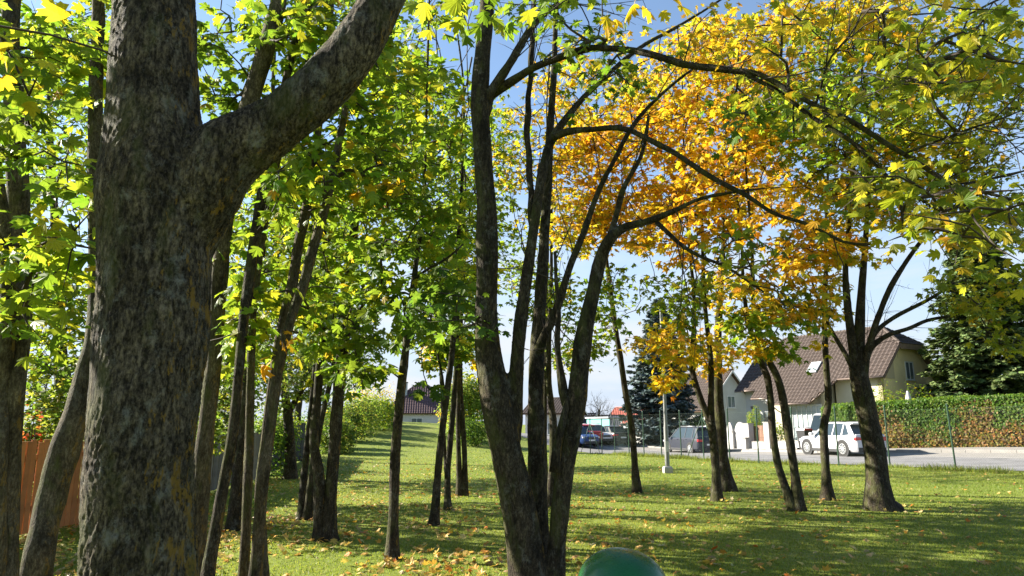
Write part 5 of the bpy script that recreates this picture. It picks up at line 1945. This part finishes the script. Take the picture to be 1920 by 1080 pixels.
# ------------------------------------------------------------------ lamp posts
ga = G(1252, 887)
lp = empty("street_lamp", ga)
tag(lp, "tall grey street lamp on a concrete foot standing on the lawn", "street lamp", "street lamps")
MB().lathe([(0, -.1), (.20, -.1), (.20, .16), (.175, .20), (.16, .22), (0, .22)], 4, Matrix.Rotation(R(45), 4, "Z") @ Matrix.Scale(1.25, 4, (1, 1, 0))).build("foot", M["concrete"], lp)
mb = MB()
mb.lathe([(.078, .2), (.078, 1.5), (.062, 1.6), (.058, 3.0), (.05, 5.6), (0, 5.6)], 16)
mb.build("pole", M["lamp_paint"], lp, True, 40)
MB().box((-.05, -.083, .7), (.05, -.075, 1.05), .004).build("hatch", M["metal"], lp)
MB().bar((0, 0, 5.55), (.5, .35, 5.75), .03).build("arm", M["lamp_paint"], lp, True)
hd = MB()
hd.loft([[(x, y, z) for x, y, z in ((.4 + a_, .28 + b1, zz) for a_, b1, zz in ring)] for ring in (
    [(0, 0, 5.7), (.05, -.06, 5.7), (.05, -.06, 5.76), (0, 0, 5.76)], [(.1, .0, 5.66), (.2, -.08, 5.66), (.2, -.08, 5.82), (.1, .0, 5.82)],
    [(.5, .28, 5.68), (.6, .18, 5.68), (.6, .18, 5.80), (.5, .28, 5.80)])])
hd.build("head", M["metal"], lp)


def far_lamp(label, px_, Y, top_py):
    b_ = P(px_, 795, Y)
    z = tz(b_[0], b_[1])
    t = P(px_, top_py, Y)[2] - z
    ro = empty("street_lamp", (b_[0], b_[1], z))
    tag(ro, label, "street lamp", "street lamps")
    MB().bar((0, 0, -.1), (0, 0, t), .07, .045, 8).build("pole", M["lamp_paint"], ro, True)
    MB().bar((0, 0, t), (.7, 0, t + .12), .03, seg=6).build("arm", M["lamp_paint"], ro, True)
    MB().box((.6, -.1, t + .07), (1.15, .1, t + .17), .03).build("head", M["metal"], ro)


far_lamp("distant street lamp beside the red roof down the street", 1145.5, 92, 766)
far_lamp("distant street lamp glimpsed in the fork of the middle maple", 1056, 60, 736)

# bare tree down the street
bt = P(1120, 795, 80)
z = tz(bt[0], bt[1])
base = np.array([bt[0], bt[1], z])
ro = empty("bare_tree", base)
tag(ro, "small leafless tree standing between the far houses", "tree")
r = np.random.default_rng(4)
tubes = []


def grow(p, d, L, rad, lev):
    k = 4
    pts = [p]
    for _ in range(k):
        d = unit(d + r.normal(0, .12, 3) + np.array([0, 0, .04]))
        pts.append(pts[-1] + d * L / k)
    tubes.append(tube(pts, np.linspace(rad, rad * .55, k + 1), 5 if lev < 2 else 3))
    if lev < 4:
        for j in range(4 if lev else 6):
            t = r.integers(2, k + 1)
            nd_ = unit(d + r.normal(0, .55, 3) + np.array([0, 0, .1]))
            grow(pts[t], nd_, L * r.uniform(.5, .75), rad * .5, lev + 1)


grow(base, np.array([0, 0, 1.0]), 2.6, .16, 0)
v, f = merge(tubes[:1])
mesh_np("trunk", v - base, f, M["bark_pale"], ro)
v, f = merge(tubes[1:])
tag(mesh_np("branches", v - base, f, M["bark_pale"], ro), kind="stuff")
a, _ = LP(1108, 14)
bush("dusky green bush under the bare tree", (a[0] - 2, a[1] + 2), 2.0, 3.4, "BUSH", 1600, .16)


# ------------------------------------------------------------------ cars
def car_paint(name, col, rough=.28, metal=.0):
    return simple(name, col, rough, metal, .04, 2, spec=.3, coat=.12)


M["paint_white"] = car_paint("paint_white", (.56, .56, .57))
M["paint_navy"] = car_paint("paint_navy", (.014, .017, .030), .5, 0)
M["paint_red"] = car_paint("paint_red", (.42, .02, .03))
M["paint_dark"] = car_paint("paint_dark", (.025, .022, .022), .4, 0)
M["paint_blue"] = car_paint("paint_blue", (.02, .05, .16), .35, 0)
M["paint_silver"] = car_paint("paint_silver", (.42, .44, .46), .3, .5)
M["trim_black"] = simple("trim_black", (.022, .022, .024), .55, var=.15)
M["tyre"] = simple("tyre", (.022, .021, .02), .85, var=.2)
M["rim"] = simple("rim", (.58, .59, .60), .35, .6, .08)
M["car_glass"] = simple("car_glass", (.028, .042, .052), .06, 0, .1, spec=.5)
M["tail_red"] = simple("tail_red", (.45, .01, .015), .2, var=.1, spec=.7)
M["head_lens"] = simple("head_lens", (.6, .62, .64), .12, .2, .08, spec=.8)
M["plate"] = simple("plate", (.72, .72, .70), .5, var=.03)


def car(label, xy, ang, L, W, H, paint, style="suv", detail=True, z=None):
    """local x forward, origin on the ground in the middle"""
    zz = tz(*xy) if z is None else z
    root = empty("parked_car", (xy[0], xy[1], zz), ang)
    tag(root, label, "car", "cars parked along the street")
    w2 = W / 2
    if style == "suv":
        belt, hood, clr, wr = H * .60, H * .58, .22, .355
        g0, g1, g2, g3 = L * .22, L * .05, -L * .36, -L * .475     # windscreen foot, roof front, roof rear, tail
        tail_z = H * .66
    elif style == "van":
        belt, hood, clr, wr = H * .58, H * .57, .2, .33
        g0, g1, g2, g3 = L * .27, L * .08, -L * .41, -L * .485
        tail_z = H * .62
    elif style == "bus":
        belt, hood, clr, wr = H * .55, H * .52, .2, .34
        g0, g1, g2, g3 = L * .38, L * .26, -L * .47, -L * .492
        tail_z = H * .55
    else:
        belt, hood, clr, wr = H * .62, H * .58, .18, .31
        g0, g1, g2, g3 = L * .2, L * .02, -L * .24, -L * .40
        tail_z = H * .66
    xw = (L * .305, -L * .295)

    def ring(x, zt, wt, wb, wm):
        zb = clr
        zm = clr + (zt - clr) * .55
        right = [(wb, zb), (wm, zb + .12), (wm, zm), (wm - .015, zt - .10), (wt, zt)]
        pts = [(x, -a, b_) for a, b_ in right] + [(x, a, b_) for a, b_ in right[::-1]]
        return pts

    st = [(L * .5, hood * .62, .55), (L * .49, hood * .78, .74), (L * .455, hood * .90, .88), (L * .36, hood * .97, .97), (g0, hood, 1.0), (0, belt, 1.0), (-L * .3, belt * 1.02, 1.0),
          (g3 + .10, tail_z, .985), (-L * .485, tail_z * .97, .93), (-L * .5, tail_z * .80, .86)]
    rings = [ring(x, zt, w2 * k * .90, w2 * k * .90, w2 * k) for x, zt, k in st]
    body = MB().loft(rings).build("body", paint, root, True, 32)
    # glasshouse
    rz_ = H - .03

    def gr(x, z0, z1, wa, wb):
        return [(x, -wa, z0), (x, -wb, z1), (x, wb, z1), (x, wa, z0)]
    wb_ = w2 * .90
    wt_ = w2 * .72
    side = []
    zb0 = belt - .04
    pts_b = [(g0, hood - .03), (g1, zb0), (g2, zb0), (g3, tail_z - .05)]
    pts_t = [(g1 + .02, rz_ - .05), (g1 - .25, rz_), (g2 + .35, rz_), (g2, rz_ - .06)]
    gm = MB()
    bm = gm.bm
    lo = [[bm.verts.new((x, s_ * wb_, z_)) for x, z_ in pts_b] for s_ in (-1, 1)]
    hi = [[bm.verts.new((x, s_ * wt_, z_)) for x, z_ in pts_t] for s_ in (-1, 1)]
    for k in range(3):
        for s_ in (0, 1):
            bm.faces.new([lo[s_][k], lo[s_][k + 1], hi[s_][k + 1], hi[s_][k]])
        bm.faces.new([hi[0][k], hi[0][k + 1], hi[1][k + 1], hi[1][k]])
    bm.faces.new([lo[0][0], hi[0][0], hi[1][0], lo[1][0]])
    bm.faces.new([lo[0][3], lo[1][3], hi[1][3], hi[0][3]])
    bm.faces.new(lo[0] + lo[1][::-1])
    gm.build("glass", M["car_glass"], root)
    # roof skin, rails, pillars
    rm = MB()
    rt = [(g1 + .05, rz_ - .065, wt_ + .012), (g1 - .25, rz_ + .005, wt_ + .02), ((g1 + g2) / 2, rz_ + .03, wt_ + .02), (g2 + .35, rz_ + .012, wt_ + .02), (g2 - .10, rz_ - .035, wt_ - .01)]
    rm.loft([[(x, -w_, z_ - .05), (x, -w_, z_), (x, -w_ * .8, z_ + .025), (x, w_ * .8, z_ + .025), (x, w_, z_), (x, w_, z_ - .05)] for x, z_, w_ in rt])
    rm.build("roof", paint, root, True, 40)
    for s_ in (-1, 1):
        def pil(xb, zb_, xt, zt_, wdt):
            a = Vector((xb, s_ * (wb_ + .006), zb_))
            b_ = Vector((xt, s_ * (wt_ + .008), zt_))
            MB().prism([a, a + Vector((wdt, 0, 0)), b_ + Vector((wdt * .7, 0, 0)), b_], (0, s_ * .012, 0)).build("pillar", paint, root)
        pil(g0 - .12, hood - .02, g1 - .06, rz_ - .05, .12)
        pil((g1 + g2) / 2 + .15, zb0, (g1 + g2) / 2 + .05, rz_ - .01, .08)
        pil(g2 + .38, zb0, g2 + .30, rz_ - .02, .10)
        pil(g3 + .03, tail_z - .06, g2 - .02, rz_ - .07, .34)
    if style in ("suv", "van"):
        for s_ in (-1, 1):
            MB().bar((g1 - .2, s_ * wt_ * .9, rz_ + .06), (g2 + .3, s_ * wt_ * .9, rz_ + .06), .02, seg=6).build("roof_rail", M["metal"] if style == "van" else M["trim_black"], root, True)
        MB().box((g2 - .22, -wt_ + .02, rz_ - .05), (g2 + .12, wt_ - .02, rz_ - .01), .012).build("spoiler", paint, root)
    # sills, bumpers
    MB().box((-L * .503, -w2 * .84, clr - .02), (-L * .46, w2 * .84, clr + .22), .03).build("bumper", M["trim_black"], root)
    MB().box((L * .46, -w2 * .70, clr - .02), (L * .503, w2 * .70, clr + .2), .03).build("bumper", M["trim_black"], root)
    for s_ in (-1, 1):
        MB().box((xw[1] + .4, s_ * w2 - .03, clr - .03), (xw[0] - .4, s_ * w2 + .012, clr + .12), .015).build("sill", M["trim_black"], root)
        for nm, x, z_ in (("door_handle", .12, belt * .90), ("door_handle", -L * .2, belt * .91)):
            MB().box((x - .1, s_ * w2 * .985 - .01, z_ - .015), (x + .1, s_ * w2 * .985 + .03, z_ + .015), .008).build(nm, paint, root)
        mm = MB().box((g0 - .30, s_ * (w2 + .02), belt - .02), (g0 - .08, s_ * (w2 + .2), belt + .14), .04)
        mm.build("mirror", paint, root, True, 50)
        # door seams, recessed look as thin dark strips proud by 2 mm
        for x in (g0 - .35, (g1 + g2) / 2 + .16, g2 + .42):
            MB().box((x - .006, s_ * w2 - .01, clr + .12), (x + .006, s_ * w2 + .002, belt * .86)).build("door_seam", M["trim_black"], root)
    # lights and plates
    for s_ in (-1, 1):
        if style in ("suv", "van", "hatch"):
            MB().box((-L * .5 - .005, s_ * w2 * .52, tail_z * .72), (-L * .455, s_ * w2 * .955, tail_z * .86), .02).build("tail_light", M["tail_red"], root, True, 50)
        MB().box((L * .43, s_ * w2 * .45, hood * .70), (L * .487, s_ * w2 * .86, hood * .82), .02).build("headlight", M["head_lens"], root, True, 50)
    MB().box((-L * .5 - .012, -.26, clr + .34), (-L * .49, .26, clr + .45), .004).build("number_plate", M["plate"], root)
    MB().box((L * .495, -.26, clr + .2), (L * .5 + .01, .26, clr + .31), .004).build("number_plate", M["plate"], root)
    MB().box((L * .47, -w2 * .4, hood * .58), (L * .5 + .004, w2 * .4, hood * .76), .02).build("grille", M["trim_black"], root)
    # wheels
    for x in xw:
        for s_ in (-1, 1):
            yo = s_ * (w2 - .115)
            mt = Matrix.Translation((x, yo, wr)) @ Matrix.Rotation(R(90) * -s_, 4, "X")
            ar = MB().lathe([(wr + .015, .0), (wr + .075, .0), (wr + .075, .128), (wr + .015, .128)], 28, mt)
            ar.build("wheel_arch", M["trim_black"], root, True, 40)
            MB().lathe([(0, .0), (wr + .03, .0), (wr + .03, .121), (0, .121)], 28, mt).build("wheel_well", M["tyre"], root)
            wl_ = MB().lathe([(wr * .66, -.09), (wr * .94, -.09), (wr, -.06), (wr, .085), (wr * .94, .125), (wr * .68, .128), (wr * .66, .10)], 28, mt).build("wheel", M["tyre"], root, True, 50)
            rmb = MB().lathe([(wr * .67, .10), (wr * .69, .138), (wr * .63, .138), (wr * .60, .105)], 28, mt)
            for k in range(10):
                a = 2 * math.pi * k / 10
                p1 = mt @ Vector((math.cos(a) * wr * .10, math.sin(a) * wr * .10, .132))
                p2 = mt @ Vector((math.cos(a) * wr * .63, math.sin(a) * wr * .63, .130))
                rmb.bar(p1, p2, .022, .026, 6)
            rmb.lathe([(0, .145), (wr * .16, .14), (wr * .18, .11)], 12, mt)
            rmb.build("rim", M["rim"], wl_, True, 50)
    return root


def on_street(px_, off):
    p_, d_ = LP(px_, off)
    return p_[:2], head(d_)


xy, an = on_street(1577, 7.2)
an = math.atan2(.975, -.24)
car("white parked car seen from behind in front of the hedge", xy, an, 4.4, 1.84, 1.60, M["paint_white"], "suv")
xy, an = on_street(1296, 7.0)
an = math.atan2(.97, -.30)
car("dark blue people carrier parked left of the rounded wall panels", xy, an, 4.8, 1.9, 1.74, M["paint_navy"], "van")
q = P(1560, 795, 44)
xy, an = q[:2], math.atan2(-.80, -.60)
car("white van with tinted windscreen partly hidden beyond the white car", xy, an, 4.9, 1.95, 2.1, M["paint_white"], "bus")
xy, an = on_street(1144, 7.4)
car("dark hatchback with a white plate down the street", xy, an, 4.2, 1.8, 1.48, M["paint_dark"], "hatch")
xy, an = on_street(1113, 6.0)
car("white car parked nose on beside the dark hatchback", xy, an + math.pi, 4.3, 1.8, 1.55, M["paint_white"], "suv")
xy, an = on_street(1091, 4.6)
car("small red car behind the white one down the street", xy, an, 3.9, 1.7, 1.48, M["paint_red"], "hatch")
xy, an = on_street(1081, 2.8)
car("blue car at the far left end of the parked row", xy, an + math.pi, 4.2, 1.75, 1.48, M["paint_blue"], "hatch")

# wheelie bin by the wall
a, d_ = LP(1511, OW - .7)
wb2 = empty("wheelie_bin", a, head(d_) + .3)
tag(wb2, "dark wheelie bin with a red lid by the cream house", "bin")
MB().loft([[(-.22, -.25, .05), (.22, -.25, .05), (.22, .25, .05), (-.22, .25, .05)], [(-.29, -.34, 1.2), (.29, -.34, 1.2), (.29, .34, 1.2), (-.29, .34, 1.2)]]).build("body", M["trim_black"], wb2)
MB().loft([[(-.31, -.37, 1.2), (.31, -.37, 1.2), (.31, .37, 1.2), (-.31, .37, 1.2)], [(-.28, -.3, 1.3), (.28, -.3, 1.3), (.28, .34, 1.3), (-.28, .34, 1.3)]]).build("lid", M["paint_red"], wb2)
for s_ in (-1, 1):
    MB().bar((s_ * .25, .3, .1), (s_ * .31, .3, .1), .1, seg=14).build("wheel", M["tyre"], wb2, True, 40)

# ------------------------------------------------------------------ glossy green post cap in front
m, n, l, out = new_mat("green_plastic")
b = n.new("ShaderNodeBsdfPrincipled")
tc = n.new("ShaderNodeTexCoord")
no = noise(n, l, tc.outputs["Object"], 9, 6, .6)
rr_ = ramp(n, [(.3, (.004, .070, .014)), (.7, (.006, .105, .022))])
l.new(no.outputs["Fac"], rr_.inputs[0])
l.new(rr_.outputs[0], b.inputs["Base Color"])
n2 = noise(n, l, mapping(n, l, tc.outputs["Object"], (1, 1, 3)), 48, 9, .8)
r2_ = ramp(n, [(.35, (.22, .22, .22)), (.75, (.42, .42, .42))])
l.new(n2.outputs["Fac"], r2_.inputs[0])
l.new(r2_.outputs[0], b.inputs["Roughness"])
b.inputs["Coat Weight"].default_value = .12
b.inputs["Specular IOR Level"].default_value = .45
b.inputs["Coat Roughness"].default_value = .12
l.new(b.outputs[0], out.inputs[0])
M["green_plastic"] = m
q = P(1178, 1027, 2.05)
dm = empty("playground_post", (q[0], q[1], tz(q[0], q[1])))
tag(dm, "glossy green rounded plastic cap of a post at the bottom edge", "post")
zt = q[2] - tz(q[0], q[1])
prof = [(0, 0)] + [(.127 * math.sin(t) ** .97, -.102 * (1 - math.cos(t))) for t in np.linspace(.06, math.pi / 2 - .001, 22)] + [(.127, -.15), (.124, -.158), (.11, -.16)]
cap = MB().lathe(prof, 48, Matrix.Translation((0, 0, zt - .003)) @ Matrix.Rotation(R(7), 4, "Y") @ Matrix.Translation((-.006, 0, 0)))
cap.build("cap", M["green_plastic"], dm, True, 50)
MB().lathe([(.095, -.2), (.095, zt - .14)], 32).build("shaft", M["green_plastic"], dm, True)
MB().lathe([(.096, zt - .22), (.104, zt - .22), (.104, zt - .19), (.096, zt - .19)], 32).build("ring", M["trim_black"], dm, True, 40)

# ------------------------------------------------------------------ grass blades and fallen leaves
r = np.random.default_rng(77)


def on_lawn(x, y):
    d = (x - FENCE[2][0]) * fnor[0] + (y - FENCE[2][1]) * fnor[1]
    return (d < .55) & (x > -7.0 - np.maximum(0, y - 20) * .16)


NB = 300000
dist = 4.6 * (48 / 4.6) ** r.random(NB)
tx = r.uniform(-.78, .80, NB)
X, Y = dist * tx, dist
Y = Y + r.normal(0, .15, NB)
k = on_lawn(X, Y) & (r.random(NB) > (dist - 22) / 27)
X, Y, dist = X[k], Y[k], dist[k]
Z = terrain(X, Y)
NB = len(X)
cl = vnoise(np.c_[X, Y, X * 0], 3.0, 8)
hgt = r.uniform(.013, .030, NB) * (1 + .35 * cl) * (.8 + .025 * dist)
wid = .0028 * (1 + dist / 5.5)
a = r.uniform(0, 2 * np.pi, NB)
lean = r.uniform(.25, .95, NB) * hgt
la = r.uniform(0, 2 * np.pi, NB)
bx, by_ = np.cos(a) * wid, np.sin(a) * wid
v = np.stack([np.c_[X - bx, Y - by_, Z - .004], np.c_[X + bx, Y + by_, Z - .004], np.c_[X + np.cos(la) * lean, Y + np.sin(la) * lean, Z + hgt]], 1).reshape(-1, 3)
gc = np.array([(.12, .18, .020), (.17, .22, .030), (.22, .235, .05), (.30, .27, .11)])
gi = r.choice(4, NB, p=[.36, .38, .2, .06])
pn = vnoise(np.c_[X, Y, X * 0], .55, 12)
gcol = gc[gi] * r.normal(1, .14, (NB, 1)) * (1 + .13 * pn)[:, None] * np.c_[1 + .12 * pn, np.ones(NB), np.ones(NB)]
go = mesh_np("grass", v, np.arange(NB * 3).reshape(-1, 3), M["grass"], None, False, np.repeat(np.clip(gcol, .01, .6), 3, 0))
tag(go, "short mown grass blades covering the park lawn", "grass", kind="stuff")
# longer unmown tufts along the wire fence
tv, tcx = [], []
for s in np.r_[r.uniform(0, total, 60)]:
    c0 = np.array(fpt(s, 0))
    big_ = r.random() < .2
    for _ in range(60 if not big_ else 220):
        p = c0 + np.r_[r.normal(0, .22 if not big_ else .35, 2), 0]
        p[2] = tz(p[0], p[1]) if False else c0[2]
        a_ = r.uniform(0, 6.28)
        h_ = r.uniform(.06, .2) * (1.4 if big_ else 1)
        w_ = .014
        tv += [p + [-w_ * math.cos(a_), -w_ * math.sin(a_), -.02], p + [w_ * math.cos(a_), w_ * math.sin(a_), -.02], p + np.array([r.normal(0, .09), r.normal(0, .09), h_])]
        tcx.append(gc[r.choice(3)] * r.uniform(.6, 1.1) * (.8 if big_ else 1))
go = mesh_np("long_grass", np.array(tv), np.arange(len(tv)).reshape(-1, 3), M["grass"], None, False, np.repeat(np.array(tcx), 3, 0))
tag(go, "longer unmown grass growing along the foot of the wire fence", "grass", kind="stuff")

NF = 7500
dist = 5.0 * (30 / 5.0) ** (r.random(NF) ** 1.0)
tx = np.where(r.random(NF) < .75, r.normal(-.18, .30, NF), r.uniform(-.76, .78, NF))
X, Y = dist * tx, dist + r.normal(0, .3, NF)
cln = vnoise(np.c_[X, Y, X * 0], 1.1, 41)
k = on_lawn(X, Y) & (cln > r.normal(-.45, .4, NF)) & (np.abs(tx) < .8)
X, Y = X[k], Y[k]
extra = np.array([G(832 + r.normal(0, 22), 1000 + r.normal(0, 9))[:2] for _ in range(40)] + [G(800 + r.normal(0, 14), 1035 + r.normal(0, 5))[:2] for _ in range(14)] + [G(1345 + r.normal(0, 16), 1052 + r.normal(0, 5))[:2] for _ in range(14)])
ex2 = np.c_[r.uniform(-7.0, -3.2, 900), r.uniform(5.2, 12.5, 900)]      # drifts under the trees by the board fence
ex3 = []
for t_ in ALL_TREES[1:24]:
    k_ = 26
    a_ = r.uniform(0, 6.28, k_)
    d_ = np.abs(r.normal(.2, .55, k_)) + .1
    ex3.append(np.c_[t_.location[0] + np.cos(a_) * d_, t_.location[1] + np.sin(a_) * d_])
extra = np.vstack([extra, ex2] + ex3)
extra = extra[on_lawn(extra[:, 0], extra[:, 1])]
X, Y = np.r_[X, extra[:, 0]], np.r_[Y, extra[:, 1]]
NF = len(X)
Z = terrain(X, Y) + r.uniform(.02, .05, NF)
pos = np.c_[X, Y, Z]
nrm = np.c_[r.normal(0, .38, NF), r.normal(0, .38, NF), np.ones(NF)]
flip = r.random(NF) < .35
nrm[flip] *= -1
ang = r.uniform(0, 6.28, NF)
Rm = leaf_frames(nrm, np.c_[np.cos(ang), np.sin(ang), np.zeros(NF)])
size = r.uniform(.045, .105, NF)
col = pick_cols("FALL2", NF, r)
pxs, pys, dd = to_px(pos)
inv = (pxs > 5) & (pxs < 1915) & (pys < 1072)
sc = np.where(inv, size / dd, 0)
pick = np.argsort(-sc)[:300]
FALL_ONE = []
for me in LEAF_ONE:
    m2 = me.copy()
    m2.materials.clear()
    m2.materials.append(M["fallen"])
    FALL_ONE.append(m2)
for i in pick:
    o = leaf_object("fallen_leaf", FALL_ONE[int(r.integers(4))], pos[i], Rm[i], size[i], col[i])
    tag(o, "fallen autumn maple leaf lying loose on the mown lawn", "leaf", "fallen leaves on the lawn")
rest = np.ones(NF, bool)
rest[pick] = False
o = leaf_mesh("leaf_litter", pos[rest], Rm[rest], size[rest], col[rest], 0, M["fallen_attr"], None, np.zeros(3), r.uniform(.5, 2.2, int(rest.sum())))
tag(o, "scattered smaller fallen maple leaves across the lawn", "leaf litter", kind="stuff")
print("LEAVES", LEAVES_TOTAL, "objects", len(bpy.data.objects), "tris", sum(len(o.data.loops) - 2 * len(o.data.polygons) for o in bpy.data.objects if o.type == "MESH"))
